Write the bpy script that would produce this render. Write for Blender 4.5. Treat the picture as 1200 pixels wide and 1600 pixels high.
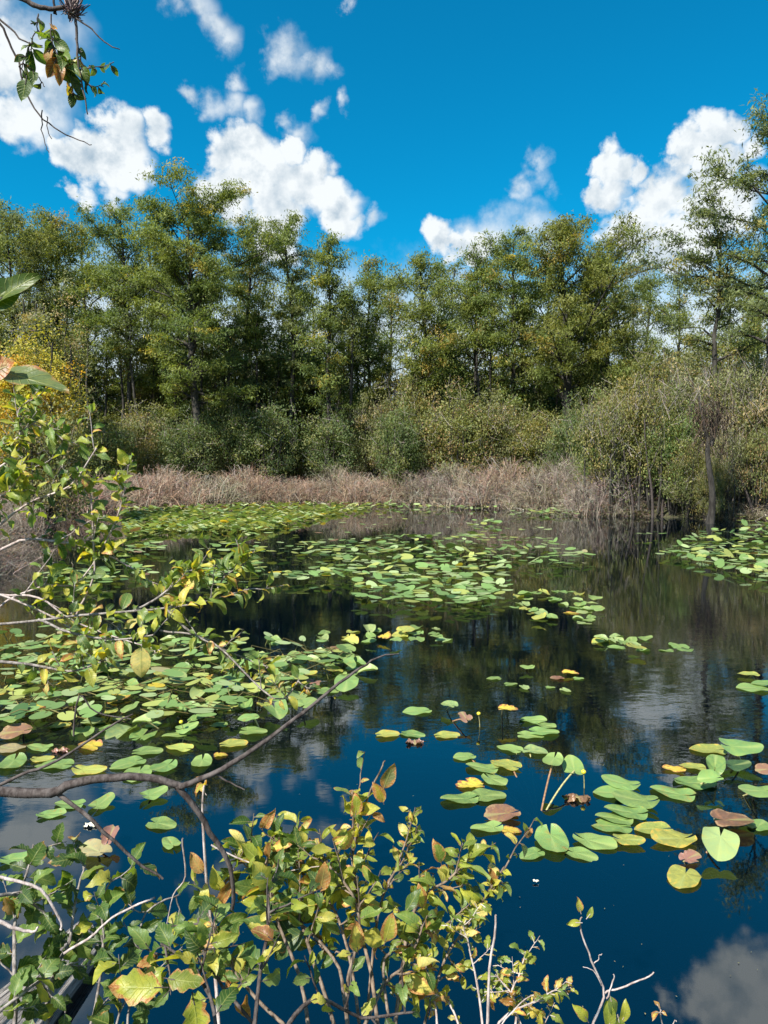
import bpy, math, random
import numpy as np
from mathutils import Vector
R = math.radians
for o in list(bpy.data.objects): bpy.data.objects.remove(o)
scene = bpy.context.scene
COL = scene.collection

# ------------------------------------------------------------------ camera
FPX, HOR, CAMZ = 1155.0, 722.0, 2.1
PITCH = math.atan((800 - HOR) / FPX)
cam = bpy.data.cameras.new('camera'); camo = bpy.data.objects.new('camera', cam); COL.objects.link(camo)
cam.sensor_fit = 'VERTICAL'; cam.sensor_height = 36; cam.lens = 36 * FPX / 1600
cam.clip_start = 0.02; cam.clip_end = 3000
camo.location = (0, 0, CAMZ); camo.rotation_euler = (math.pi / 2 - PITCH, 0, 0)
scene.camera = camo

# ------------------------------------------------------------------ sun, exposure
SUN = np.array([-0.55, -0.62, 0.95]); SUN /= np.linalg.norm(SUN)
sun = bpy.data.lights.new('sun', 'SUN'); suno = bpy.data.objects.new('sun', sun); COL.objects.link(suno)
sun.energy = 5.0; sun.angle = R(0.5); sun.color = (1.0, 0.94, 0.84)
suno.rotation_euler = Vector(-SUN).to_track_quat('-Z', 'Y').to_euler()
scene.view_settings.view_transform = 'Standard'; scene.view_settings.look = 'None'
scene.view_settings.exposure = 1.0; scene.view_settings.gamma = 1
scene.cycles.max_bounces = 6; scene.cycles.diffuse_bounces = 2; scene.cycles.glossy_bounces = 3
scene.cycles.transmission_bounces = 3; scene.cycles.transparent_max_bounces = 6
scene.cycles.caustics_reflective = False; scene.cycles.caustics_refractive = False
scene.cycles.sample_clamp_indirect = 4
scene.cycles.use_denoising = True
scene.render.use_persistent_data = False

# pixel (1200 x 1600 frame of the photograph) -> direction / points in the world
def ray(x, y):
    a, b = (x - 600) / FPX, (800 - y) / FPX
    d = np.array([a, math.cos(PITCH) + b * math.sin(PITCH), -math.sin(PITCH) + b * math.cos(PITCH)])
    return d / np.linalg.norm(d)
def at(x, y, Y):
    d = ray(x, y); return np.array([0, 0, CAMZ]) + d * (Y / d[1])
def water(x, y, z=0.0):
    d = ray(x, y); return np.array([0, 0, CAMZ]) + d * ((z - CAMZ) / d[2])

# ------------------------------------------------------------------ node helper
class NT:
    def __init__(s, tree): s.t = tree; s.n = tree.nodes; s.l = tree.links
    def new(s, typ, **kw):
        nd = s.n.new(typ)
        for k, v in kw.items():
            setattr(nd, k, v)
        return nd
    def put(s, sock, v):
        if hasattr(v, 'is_output') or isinstance(v, bpy.types.NodeSocket): s.l.new(v, sock)
        else: sock.default_value = v
    def math(s, op, a, b=0.0, c=0.0, clamp=False):
        m = s.new('ShaderNodeMath', operation=op, use_clamp=clamp)
        s.put(m.inputs[0], a); s.put(m.inputs[1], b); s.put(m.inputs[2], c); return m.outputs[0]
    def vmath(s, op, a, b=(0, 0, 0), sc=None):
        m = s.new('ShaderNodeVectorMath', operation=op)
        s.put(m.inputs[0], a); s.put(m.inputs[1], b)
        if sc is not None: s.put(m.inputs['Scale'], sc)
        return m.outputs['Value'] if op in ('DISTANCE', 'DOT_PRODUCT', 'LENGTH') else m.outputs['Vector']
    def noise(s, vec, scale, detail=3.0, rough=0.5, color=False, dist=0.0):
        m = s.new('ShaderNodeTexNoise'); s.put(m.inputs['Vector'], vec); m.inputs['Scale'].default_value = scale
        m.inputs['Detail'].default_value = detail; m.inputs['Roughness'].default_value = rough
        m.inputs['Distortion'].default_value = dist
        return m.outputs['Color'] if color else m.outputs['Fac']
    def smooth(s, v, a, b, lo=0.0, hi=1.0):
        m = s.new('ShaderNodeMapRange', interpolation_type='SMOOTHSTEP', clamp=True)
        s.put(m.inputs[0], v); s.put(m.inputs[1], a); s.put(m.inputs[2], b); s.put(m.inputs[3], lo); s.put(m.inputs[4], hi)
        return m.outputs[0]
    def mix(s, f, a, b, blend='MIX'):
        m = s.new('ShaderNodeMix', data_type='RGBA', blend_type=blend)
        s.put(m.inputs[0], f); s.put(m.inputs[6], a if not isinstance(a, tuple) else (*a, 1)[:4]); s.put(m.inputs[7], b if not isinstance(b, tuple) else (*b, 1)[:4])
        return m.outputs[2]

# ------------------------------------------------------------------ sky with clouds
world = bpy.data.worlds.new('World'); scene.world = world; world.use_nodes = True
w = NT(world.node_tree); w.n.clear()
geo = w.new('ShaderNodeTexCoord'); P = w.vmath('NORMALIZE', geo.outputs['Generated'])
sky = w.new('ShaderNodeTexSky', sky_type='NISHITA', sun_disc=False)
sky.sun_elevation = math.asin(SUN[2]); sky.sun_rotation = math.atan2(SUN[0], SUN[1])
sky.air_density = 1.0; sky.dust_density = 0.3; sky.ozone_density = 2.0
tint = w.mix(1.0, sky.outputs[0], (0.02, 1.03, 1.30), 'MULTIPLY')
n1 = w.noise(P, 13.0, 3.0, 0.55, True); n2 = w.noise(P, 34.0, 5.0, 0.62, True)
def centred(c, k): return w.vmath('SCALE', w.vmath('SUBTRACT', c, (0.5, 0.5, 0.5)), sc=k)
Pd = w.vmath('ADD', P, w.vmath('ADD', centred(n1, 0.075), centred(n2, 0.035)))
def blobs(lst):
    out = None
    for (x, y, r) in lst:
        c = ray(x, y); c2 = ray(x + r, y); rad = (1.0 if x < 300 else 1.08) * float(np.linalg.norm(c - c2))
        if y > HOR: c = c * np.array([1, 1, -1])          # seen mirrored in the pond: a cloud overhead
        d = w.vmath('DISTANCE', Pd, tuple(c))
        v = w.math('MULTIPLY_ADD', d, -1.0 / rad, 1.0)
        out = v if out is None else w.math('MAXIMUM', out, v)
    return out
thick = blobs([(345,238,34),(385,240,40),(360,285,52),(425,285,52),(478,300,52),(528,318,40),(462,235,22),(500,268,30),(548,350,26),(430,340,60),
  (1108,205,40),(1140,200,34),(1070,240,38),(1120,265,55),(1165,235,36),(1030,300,52),(1090,320,60),(943,240,26),(962,262,30),(992,268,26),(955,305,42),(1000,355,60),(1060,390,60),(1150,330,60),(930,290,24),
  (680,365,27),(705,385,28),(740,385,34),
  (180,203,38),(130,238,46),(190,240,52),(240,205,30),(90,228,26),(150,268,42),(212,258,32),(130,312,30),(160,312,26),(100,300,22),
  (20,90,70),(20,185,55),(1130,1560,70),(1200,1580,110)])
thin = blobs([(841,255,24),(838,280,30),(822,300,26),(862,300,24),(310,10,36),(325,42,34),(343,66,30),(450,82,34),(452,106,34),(490,104,34),(520,108,24),(425,106,20),
  (372,130,22),(328,160,25),(365,165,30),(396,178,24),(308,152,17),(585,342,16),(490,178,18),(540,165,16),(575,360,14),
  (780,362,48),(830,360,46),(860,372,40),(730,368,44),(45,60,100),(60,140,70),(470,215,26),(445,200,18),(20,1420,110),(60,1540,120),(540,10,14)])
fb = w.noise(P, 17.0, 6.0, 0.56)
fbs = w.noise(w.vmath('ADD', P, tuple(SUN * 0.02)), 17.0, 6.0, 0.56)
fbw = w.noise(P, 11.0, 6.0, 0.65)
k1 = w.math('MULTIPLY_ADD', w.math('SUBTRACT', fb, 0.5), 1.55, thick)
a1 = w.smooth(k1, -0.06, 0.42)
k2 = w.math('MULTIPLY_ADD', w.math('SUBTRACT', fb, 0.5), 1.7, thin)
a2 = w.smooth(k2, -0.1, 1.1, 0.0, 0.85)
sep = w.new('ShaderNodeSeparateXYZ'); w.l.new(P, sep.inputs[0])
hz = w.smooth(w.math('MULTIPLY_ADD', w.math('SUBTRACT', fbw, 0.5), 0.16, sep.outputs[2]), 0.285, 0.16, 0.0, 0.93)
# unseen broken clouds, added behind the camera and at the sides for plausible light
bk = w.math('MULTIPLY', w.smooth(w.noise(P, 2.6, 7.0, 0.6), 0.52, 0.62), w.smooth(sep.outputs[1], 0.35, -0.1))
alpha = w.math('MAXIMUM', w.math('MAXIMUM', a1, a2), w.math('MAXIMUM', hz, bk))
relief = w.math('MULTIPLY_ADD', w.math('SUBTRACT', fb, fbs), 3.2, w.smooth(fbw, 0.36, 0.54, 0.48, 1.0), clamp=True)
ccol = w.mix(relief, (3.3, 4.35, 5.3), (7.6, 8.0, 8.2))
ccol = w.mix(w.smooth(sep.outputs[2], 0.28, 0.1, 0, 0.8), ccol, (6.0, 6.9, 7.4))
skyc = w.mix(alpha, tint, ccol)
bg = w.new('ShaderNodeBackground'); w.l.new(skyc, bg.inputs[0]); bg.inputs[1].default_value = 0.062
wo = w.new('ShaderNodeOutputWorld'); w.l.new(bg.outputs[0], wo.inputs[0])
world.cycles.sampling_method = 'MANUAL'; world.cycles.sample_map_resolution = 512

# ------------------------------------------------------------------ materials
def mat(name):
    m = bpy.data.materials.new(name); m.use_nodes = True; t = NT(m.node_tree); t.n.clear()
    t.out = t.new('ShaderNodeOutputMaterial'); return m, t
def attr(t, name): return t.new('ShaderNodeAttribute', attribute_name=name)

def foliage_mat(name, trans=0.38, rough=0.55, spec=0.25):
    m, t = mat(name); c = attr(t, 'Col').outputs['Color']
    p = t.new('ShaderNodeBsdfPrincipled'); t.l.new(c, p.inputs['Base Color']); p.inputs['Roughness'].default_value = rough
    p.inputs['Specular IOR Level'].default_value = spec
    tr = t.new('ShaderNodeBsdfTranslucent'); t.l.new(t.mix(1.0, c, (1.5, 1.45, 0.55), 'MULTIPLY'), tr.inputs[0])
    mx = t.new('ShaderNodeMixShader'); mx.inputs[0].default_value = trans
    t.l.new(p.outputs[0], mx.inputs[1]); t.l.new(tr.outputs[0], mx.inputs[2]); t.l.new(mx.outputs[0], t.out.inputs[0]); return m
M_FOL = foliage_mat('tree_foliage')

def bark_mat(name, a, b, scale=6.0, zs=0.25, bump=0.5):
    m, t = mat(name); tc = t.new('ShaderNodeTexCoord').outputs['Object']
    mp = t.new('ShaderNodeMapping'); t.l.new(tc, mp.inputs[0]); mp.inputs['Scale'].default_value = (1, 1, zs)
    n = t.noise(mp.outputs[0], scale, 6, 0.65); n2_ = t.noise(tc, scale * 0.2, 3, 0.6)
    c = t.mix(t.smooth(n, 0.35, 0.65), a, b); c = t.mix(t.smooth(n2_, 0.5, 0.7, 0, 0.5), c, tuple(x * 1.5 for x in b))
    p = t.new('ShaderNodeBsdfPrincipled'); t.l.new(c, p.inputs['Base Color']); p.inputs['Roughness'].default_value = 0.85
    p.inputs['Specular IOR Level'].default_value = 0.2
    bp = t.new('ShaderNodeBump'); bp.inputs['Strength'].default_value = bump; bp.inputs['Distance'].default_value = 0.03
    t.l.new(n, bp.inputs['Height']); t.l.new(bp.outputs[0], p.inputs['Normal']); t.l.new(p.outputs[0], t.out.inputs[0]); return m
M_BARK = bark_mat('cypress_bark', (0.018, 0.016, 0.014), (0.065, 0.060, 0.053))
M_TWIGBARK = bark_mat('twig_bark', (0.10, 0.085, 0.075), (0.30, 0.27, 0.25), 90, 0.3, 0.3)
M_BROWNBARK = bark_mat('brown_twig_bark', (0.07, 0.05, 0.035), (0.22, 0.17, 0.13), 90, 0.3, 0.3)
M_DARKBARK = bark_mat('dark_twig_bark', (0.03, 0.022, 0.02), (0.10, 0.085, 0.08), 80, 0.3, 0.3)
M_PALEBARK = bark_mat('pale_twig_bark', (0.26, 0.20, 0.18), (0.50, 0.44, 0.42), 90, 0.3, 0.3)

def col_mat(name, rough=0.8):
    m, t = mat(name); c = attr(t, 'Col').outputs['Color']
    p = t.new('ShaderNodeBsdfPrincipled'); t.l.new(c, p.inputs['Base Color']); p.inputs['Roughness'].default_value = rough
    p.inputs['Specular IOR Level'].default_value = 0.2; t.l.new(p.outputs[0], t.out.inputs[0]); return m
M_DRY = col_mat('dry_twigs')

def leaf_mat():
    m, t = mat('near_leaf'); c = attr(t, 'Col').outputs['Color']
    uv = t.new('ShaderNodeSeparateXYZ'); t.l.new(attr(t, 'luv').outputs['Vector'], uv.inputs[0])
    u, v, age = uv.outputs[0], uv.outputs[1], uv.outputs[2]; av = t.math('ABSOLUTE', v)
    tc = t.new('ShaderNodeTexCoord').outputs['Object']
    n = t.noise(tc, 55, 4, 0.6); nb = t.noise(tc, 320, 3, 0.6)
    c = t.mix(t.smooth(n, 0.3, 0.7), t.mix(1.0, c, (0.72, 0.80, 0.75), 'MULTIPLY'), t.mix(1.0, c, (1.25, 1.15, 1.0), 'MULTIPLY'))
    ph = t.math('FRACT', t.math('MULTIPLY_ADD', av, -1.6, t.math('MULTIPLY', u, 8.0)))
    vein = t.math('ADD', t.smooth(t.math('ABSOLUTE', t.math('SUBTRACT', ph, 0.5)), 0.11, 0.0), t.smooth(av, 0.10, 0.03), clamp=True)
    c = t.mix(t.math('MULTIPLY', vein, 0.38), c, (0.42, 0.45, 0.13))
    # brown and orange along the edge and the tip of ageing leaves, small dark spots
    e = t.math('ADD', t.math('MAXIMUM', av, t.smooth(u, 0.6, 1.0)), t.math('MULTIPLY', t.math('SUBTRACT', n, 0.5), 2.2))
    ed = t.smooth(t.math('ADD', e, t.math('MULTIPLY', age, 1.6)), 1.62, 2.0)
    c = t.mix(ed, c, t.mix(t.smooth(nb, 0.4, 0.6), (0.40, 0.14, 0.045), (0.52, 0.33, 0.12)))
    sp = t.math('MULTIPLY', t.smooth(nb, 0.66, 0.70), t.smooth(age, 0.15, 0.5))
    c = t.mix(sp, c, (0.07, 0.035, 0.02))
    p = t.new('ShaderNodeBsdfPrincipled'); t.l.new(c, p.inputs['Base Color']); p.inputs['Roughness'].default_value = 0.42
    p.inputs['Specular IOR Level'].default_value = 0.45
    bp = t.new('ShaderNodeBump'); bp.inputs['Strength'].default_value = 0.5; bp.inputs['Distance'].default_value = 0.0015
    t.l.new(t.math('ADD', t.math('MULTIPLY', vein, -1.0), t.math('MULTIPLY', nb, 0.5)), bp.inputs['Height']); t.l.new(bp.outputs[0], p.inputs['Normal'])
    tr = t.new('ShaderNodeBsdfTranslucent'); t.l.new(t.mix(1.0, c, (1.9, 1.75, 0.45), 'MULTIPLY'), tr.inputs[0])
    mx = t.new('ShaderNodeMixShader'); mx.inputs[0].default_value = 0.42
    t.l.new(p.outputs[0], mx.inputs[1]); t.l.new(tr.outputs[0], mx.inputs[2]); t.l.new(mx.outputs[0], t.out.inputs[0]); return m
M_LEAF = leaf_mat()

def pad_mat(name, base, spot, age, vary=0.5):
    m, t = mat(name)
    uv = t.new('ShaderNodeSeparateXYZ'); t.l.new(attr(t, 'luv').outputs['Vector'], uv.inputs[0])
    rr, th = uv.outputs[0], uv.outputs[1]
    oi = t.new('ShaderNodeObjectInfo').outputs['Random']; tc = t.new('ShaderNodeTexCoord').outputs['Object']
    vec = t.vmath('ADD', tc, t.vmath('SCALE', (13.0, 7.0, 3.0), sc=t.math('MULTIPLY', oi, 9.0)))
    n = t.noise(vec, 7, 4, 0.6); nb = t.noise(vec, 60, 3, 0.6)
    hs = t.new('ShaderNodeHueSaturation'); hs.inputs['Color'].default_value = (*base, 1)
    t.put(hs.inputs['Hue'], t.math('MULTIPLY_ADD', oi, 0.035, 0.48)); t.put(hs.inputs['Value'], t.math('MULTIPLY_ADD', t.math('FRACT', t.math('MULTIPLY', oi, 7.3)), 0.5, 0.72))
    c = t.mix(t.smooth(n, 0.35, 0.7, 0, vary), hs.outputs[0], tuple(min(1, x * f) for x, f in zip(base, (1.5, 1.2, 0.9))))
    vn = t.math('ABSOLUTE', t.math('SINE', t.math('MULTIPLY', th, 9.0)))
    c = t.mix(t.math('MULTIPLY', t.smooth(vn, 0.14, 0.0), 0.28), c, tuple(min(1, x * 1.6) for x in base))
    c = t.mix(t.math('MULTIPLY', t.smooth(t.math('ABSOLUTE', th), 0.10, 0.02), 0.35), c, (0.40, 0.45, 0.16))
    e = t.math('ADD', rr, t.math('MULTIPLY', t.math('SUBTRACT', n, 0.5), 1.5))
    c = t.mix(t.smooth(e, 1.12 - age * 0.7, 1.30 - age * 0.6), c, spot)
    bl = t.math('MULTIPLY', t.smooth(t.noise(vec, 3.2, 5, 0.7), 0.54, 0.66), t.smooth(t.math('FRACT', t.math('MULTIPLY', oi, 3.7)), 0.45, 0.9))
    c = t.mix(t.math('MULTIPLY', bl, 0.75), c, t.mix(t.smooth(nb, .4, .6), (0.40, 0.33, 0.07), (0.25, 0.15, 0.05)))
    c = t.mix(t.smooth(nb, 0.69 - age * 0.08, 0.73 - age * 0.06), c, (0.07, 0.045, 0.02))
    p = t.new('ShaderNodeBsdfPrincipled'); t.l.new(c, p.inputs['Base Color']); p.inputs['Roughness'].default_value = 0.30
    p.inputs['Specular IOR Level'].default_value = 0.5
    bp = t.new('ShaderNodeBump'); bp.inputs['Strength'].default_value = 0.35; bp.inputs['Distance'].default_value = 0.006
    t.l.new(t.math('ADD', vn, nb), bp.inputs['Height']); t.l.new(bp.outputs[0], p.inputs['Normal'])
    tr = t.new('ShaderNodeBsdfTranslucent'); t.l.new(t.mix(1.0, c, (1.3, 1.4, 0.5), 'MULTIPLY'), tr.inputs[0])
    mx = t.new('ShaderNodeMixShader'); mx.inputs[0].default_value = 0.22
    t.l.new(p.outputs[0], mx.inputs[1]); t.l.new(tr.outputs[0], mx.inputs[2]); t.l.new(mx.outputs[0], t.out.inputs[0]); return m
PAD = dict(
    green=pad_mat('pad_green', (0.185, 0.300, 0.095), (0.40, 0.36, 0.08), 0.0),
    pale=pad_mat('pad_pale_green', (0.27, 0.37, 0.15), (0.42, 0.38, 0.10), 0.05),
    olive=pad_mat('pad_yellow_green', (0.33, 0.38, 0.095), (0.55, 0.38, 0.07), 0.35),
    yellow=pad_mat('pad_yellow', (0.52, 0.42, 0.06), (0.36, 0.15, 0.06), 0.55),
    brown=pad_mat('pad_brown', (0.23, 0.13, 0.085), (0.34, 0.22, 0.12), 0.4),
    tan=pad_mat('pad_tan', (0.34, 0.31, 0.17), (0.28, 0.20, 0.12), 0.2),
    pink=pad_mat('pad_pinkish', (0.25, 0.14, 0.11), (0.33, 0.24, 0.12), 0.3),
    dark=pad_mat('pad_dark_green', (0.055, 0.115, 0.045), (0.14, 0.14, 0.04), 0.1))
M_PADCOL = foliage_mat('far_pad', 0.18, 0.38, 0.45)
def plain(name, c, rough=0.5):
    m, t = mat(name); tc = t.new('ShaderNodeTexCoord').outputs['Object']; n = t.noise(tc, 60, 4, 0.6)
    p = t.new('ShaderNodeBsdfPrincipled'); t.l.new(t.mix(t.smooth(n, 0.3, 0.7), tuple(x * 0.7 for x in c), tuple(min(1, x * 1.25) for x in c)), p.inputs['Base Color'])
    p.inputs['Roughness'].default_value = rough; t.l.new(p.outputs[0], t.out.inputs[0]); return m
M_STALK = plain('stalk', (0.42, 0.38, 0.17), 0.4); M_STALKR = plain('reddish_stalk', (0.30, 0.17, 0.09), 0.4)
M_BUD = plain('bud', (0.75, 0.62, 0.04), 0.35)
M_WHITE = plain('pale_petal', (0.62, 0.60, 0.48), 0.5)

def wmat():
    m, t = mat('pond_water'); g = t.new('ShaderNodeNewGeometry').outputs['Position']
    sp = t.new('ShaderNodeSeparateXYZ'); t.l.new(g, sp.inputs[0])
    mp = t.new('ShaderNodeMapping'); t.l.new(g, mp.inputs[0]); mp.inputs['Scale'].default_value = (0.75, 1.5, 1)
    r1 = t.noise(mp.outputs[0], 4.5, 3, 0.5, dist=0.5); r2 = t.noise(mp.outputs[0], 15, 2, 0.5)
    wind = t.math('MULTIPLY', t.smooth(t.noise(g, 0.5, 2, 0.5), 0.38, 0.66, 0.25, 1.0), t.math('MULTIPLY', t.smooth(sp.outputs[1], 3.3, 6.5, 0.08, 1.0), t.smooth(sp.outputs[1], 8.0, 15.0, 1.0, 0.55)))
    h = t.math('MULTIPLY', t.math('MULTIPLY_ADD', r2, 0.22, r1), wind)
    bp = t.new('ShaderNodeBump'); bp.inputs['Strength'].default_value = 1.0; bp.inputs['Distance'].default_value = 0.0019; t.l.new(h, bp.inputs['Height'])
    fr = t.new('ShaderNodeFresnel'); fr.inputs['IOR'].default_value = 2.1; t.l.new(bp.outputs[0], fr.inputs['Normal'])
    gl = t.new('ShaderNodeBsdfGlossy'); gl.inputs['Roughness'].default_value = 0.02; gl.inputs['Color'].default_value = (0.95, 1, 1, 1); t.l.new(bp.outputs[0], gl.inputs['Normal'])
    df = t.new('ShaderNodeBsdfDiffuse'); df.inputs[0].default_value = (0.0010, 0.0060, 0.014, 1)
    tp = t.new('ShaderNodeBsdfTransparent'); tp.inputs[0].default_value = (0.55, 0.60, 0.62, 1)
    b = t.new('ShaderNodeMixShader'); b.inputs[0].default_value = 0.7; t.l.new(df.outputs[0], b.inputs[1]); t.l.new(tp.outputs[0], b.inputs[2])
    mx = t.new('ShaderNodeMixShader'); t.l.new(fr.outputs[0], mx.inputs[0]); t.l.new(b.outputs[0], mx.inputs[1]); t.l.new(gl.outputs[0], mx.inputs[2])
    t.l.new(mx.outputs[0], t.out.inputs[0]); return m
M_WATER = wmat()
def gmat():
    m, t = mat('bank_soil'); g = t.new('ShaderNodeNewGeometry').outputs['Position']
    n = t.noise(g, 1.5, 6, 0.65); n_ = t.noise(g, 14, 5, 0.7)
    c = t.mix(t.smooth(n, 0.4, 0.6), (0.045, 0.035, 0.022), (0.055, 0.065, 0.02)); c = t.mix(t.smooth(n_, 0.5, 0.75), c, (0.13, 0.10, 0.06))
    sp = t.new('ShaderNodeSeparateXYZ'); t.l.new(g, sp.inputs[0]); c = t.mix(t.smooth(sp.outputs[2], 0.0, -0.15), c, (0.003, 0.007, 0.010))
    p = t.new('ShaderNodeBsdfPrincipled'); t.l.new(c, p.inputs['Base Color']); p.inputs['Roughness'].default_value = 0.95
    bp = t.new('ShaderNodeBump'); bp.inputs['Distance'].default_value = 0.05; t.l.new(n_, bp.inputs['Height']); t.l.new(bp.outputs[0], p.inputs['Normal'])
    t.l.new(p.outputs[0], t.out.inputs[0]); return m
M_GROUND = gmat()
def logmat():
    m, t = mat('weathered_wood'); a = t.new('ShaderNodeSeparateXYZ'); t.l.new(attr(t, 'luv').outputs['Vector'], a.inputs[0])
    cv = t.new('ShaderNodeCombineXYZ'); t.l.new(a.outputs[0], cv.inputs[0]); t.put(cv.inputs[1], t.math('MULTIPLY', a.outputs[1], 26.0))
    n = t.noise(cv.outputs[0], 1.6, 6, 0.7); s = t.smooth(n, 0.36, 0.52)
    n3 = t.noise(cv.outputs[0], 0.5, 3, 0.6)
    c = t.mix(s, (0.06, 0.05, 0.042), (0.50, 0.45, 0.41)); c = t.mix(t.smooth(n3, 0.5, 0.7, 0, 0.6), c, (0.55, 0.50, 0.46))
    c = t.mix(t.math('SUBTRACT', 1.0, s), c, (0.03, 0.025, 0.02))
    p = t.new('ShaderNodeBsdfPrincipled'); t.l.new(c, p.inputs['Base Color']); p.inputs['Roughness'].default_value = 0.85
    bp = t.new('ShaderNodeBump'); bp.inputs['Distance'].default_value = 0.02; bp.inputs['Strength'].default_value = 1; t.l.new(n, bp.inputs['Height']); t.l.new(bp.outputs[0], p.inputs['Normal'])
    t.l.new(p.outputs[0], t.out.inputs[0]); return m
M_LOG = logmat()

# ------------------------------------------------------------------ mesh builder (quads only)
def nrm(a):
    a = np.asarray(a, float); l = np.linalg.norm(a, axis=-1, keepdims=True); return a / np.maximum(l, 1e-9)
class MB:
    def __init__(s): s.V = []; s.F = []; s.C = []; s.U = []; s.n = 0
    def add(s, V, F, C=(0.2, 0.2, 0.2), U=None):
        V = np.asarray(V, float).reshape(-1, 3); F = np.asarray(F, np.int32).reshape(-1, 4)
        C = np.broadcast_to(np.asarray(C, float), (len(V), 3)); U = np.zeros((len(V), 3)) if U is None else np.asarray(U, float)
        s.V.append(V); s.F.append(F + s.n); s.C.append(C); s.U.append(U); s.n += len(V)
    def tube(s, pts, rad, k=6, C=(0.2, 0.2, 0.2), cap=False):
        p = np.asarray(pts, float); m = len(p); rad = np.broadcast_to(np.asarray(rad, float), (m,))
        t = np.gradient(p, axis=0); t = nrm(t); ref = np.array([0.31, 0.2, 0.93]) if abs(t[0][2]) < 0.8 else np.array([1, 0.13, 0.1])
        a = nrm(np.cross(t, ref)); b = np.cross(t, a); th = np.arange(k) * 2 * math.pi / k
        V = p[:, None, :] + rad[:, None, None] * (np.cos(th)[None, :, None] * a[:, None, :] + np.sin(th)[None, :, None] * b[:, None, :])
        i = np.arange(m - 1)[:, None] * k; j = np.arange(k)[None, :]; j2 = (j + 1) % k
        F = np.stack([i + j, i + j2, i + k + j2, i + k + j], -1)
        s.add(V, F, C)
    def ribbons(s, P0, P1, P2, wd, C):          # thin bent twigs: triangular section through three points
        n = len(P0); t = nrm(P2 - P0); a = nrm(np.cross(t, np.array([0.3, 0.5, 0.8]))); b = np.cross(t, a)
        ring = [a, -0.5 * a + 0.87 * b, -0.5 * a - 0.87 * b]; wd = wd[:, None]
        V = np.stack([P + wd * f * r_ for P, f in ((P0, 1.0), (P1, 0.8), (P2, 0.4)) for r_ in ring], 1)
        f = []
        for q in (0, 3):
            for j in range(3): f.append([q + j, q + (j + 1) % 3, q + 3 + (j + 1) % 3, q + 3 + j])
        F = np.array(f)[None] + (np.arange(n) * 9)[:, None, None]
        s.add(V, F, np.repeat(C, 9, 0))
    def cards(s, P, A, N, L, W, C):             # rhombic leaves
        A = nrm(A); B = nrm(np.cross(N, A)); L = L[:, None]; W = W[:, None]; N = nrm(np.cross(A, B))
        V = np.stack([P - A * L * .5, P + B * W * .5 - A * L * 0.05 + N * W * .18, P + A * L * .5, P - B * W * .5 - A * L * 0.05 + N * W * .18], 1)
        F = np.arange(len(P) * 4).reshape(-1, 4); s.add(V, F, np.repeat(C, 4, 0))
    def mesh(s, name, m, smooth=False):
        V = np.concatenate(s.V); F = np.concatenate(s.F); C = np.concatenate(s.C); U = np.concatenate(s.U)
        me = bpy.data.meshes.new(name); me.vertices.add(len(V)); me.vertices.foreach_set('co', V.astype(np.float32).ravel())
        me.loops.add(F.size); me.loops.foreach_set('vertex_index', F.ravel().astype(np.int32))
        me.polygons.add(len(F)); me.polygons.foreach_set('loop_start', (np.arange(len(F)) * 4).astype(np.int32))
        me.update(calc_edges=True)
        ca = me.attributes.new('Col', 'FLOAT_COLOR', 'POINT'); ca.data.foreach_set('color', np.c_[C, np.ones(len(C))].astype(np.float32).ravel())
        if U.any():
            ua = me.attributes.new('luv', 'FLOAT_VECTOR', 'POINT'); ua.data.foreach_set('vector', U.astype(np.float32).ravel())
        if smooth: me.polygons.foreach_set('use_smooth', np.ones(len(F), bool))
        me.materials.append(m); return me
    def build(s, name, m, parent=None, smooth=False):
        o = bpy.data.objects.new(name, s.mesh(name, m, smooth)); COL.objects.link(o)
        if parent is not None: o.parent = parent
        return o
def thing(name, label, cat, loc=(0, 0, 0), rot=0.0, group=None):
    o = bpy.data.objects.new(name, None); COL.objects.link(o); o.location = tuple(map(float, loc)); o.rotation_euler = (0, 0, rot)
    o.empty_display_size = 0.1; o['label'] = label; o['category'] = cat
    if group: o['group'] = group
    return o
def tag(o, label, cat, group=None):
    o['label'] = label; o['category'] = cat
    if group: o['group'] = group
    return o
def dup(root, loc, rot, sc, label, group):
    r_ = root.copy(); COL.objects.link(r_); r_.location = tuple(map(float, loc)); r_.rotation_euler = (0, 0, rot)
    r_.scale = sc; r_['label'] = label
    if group: r_['group'] = group
    elif 'group' in r_: del r_['group']
    for ch in list(root.children):
        c = ch.copy(); COL.objects.link(c); c.parent = r_
    return r_

# ------------------------------------------------------------------ ground and water
SH = [(-60, 6), (-22, 10), (-18, 20), (-14.5, 28)] + [tuple(water(x, y)[:2]) for x, y in ((150, 799), (420, 788), (650, 789), (760, 794), (900, 798), (960, 806), (1060, 812), (1200, 812))] + [(18, 24), (26, 16), (60, 10)]
SHX = np.array([p[0] for p in SH]); SHY = np.array([p[1] for p in SH]); od = np.argsort(SHX); SHX, SHY = SHX[od], SHY[od]
def shore(X): return np.interp(X, SHX, SHY)
def hgt(X, Y):
    X = np.asarray(X, float); Y = np.asarray(Y, float)
    d = (Y - shore(X)); far = -0.8 + 1.1 * np.clip((d + 1.6) / 3.2, 0, 1) ** 1.2 + 0.06 * np.sin(X * 1.3 + Y) * np.clip(d, 0, 1)
    near = 0.3 - 1.1 * np.clip((Y - 1.5) / 0.9, 0, 1) - 0 * X
    return np.maximum(far, near)
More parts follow.
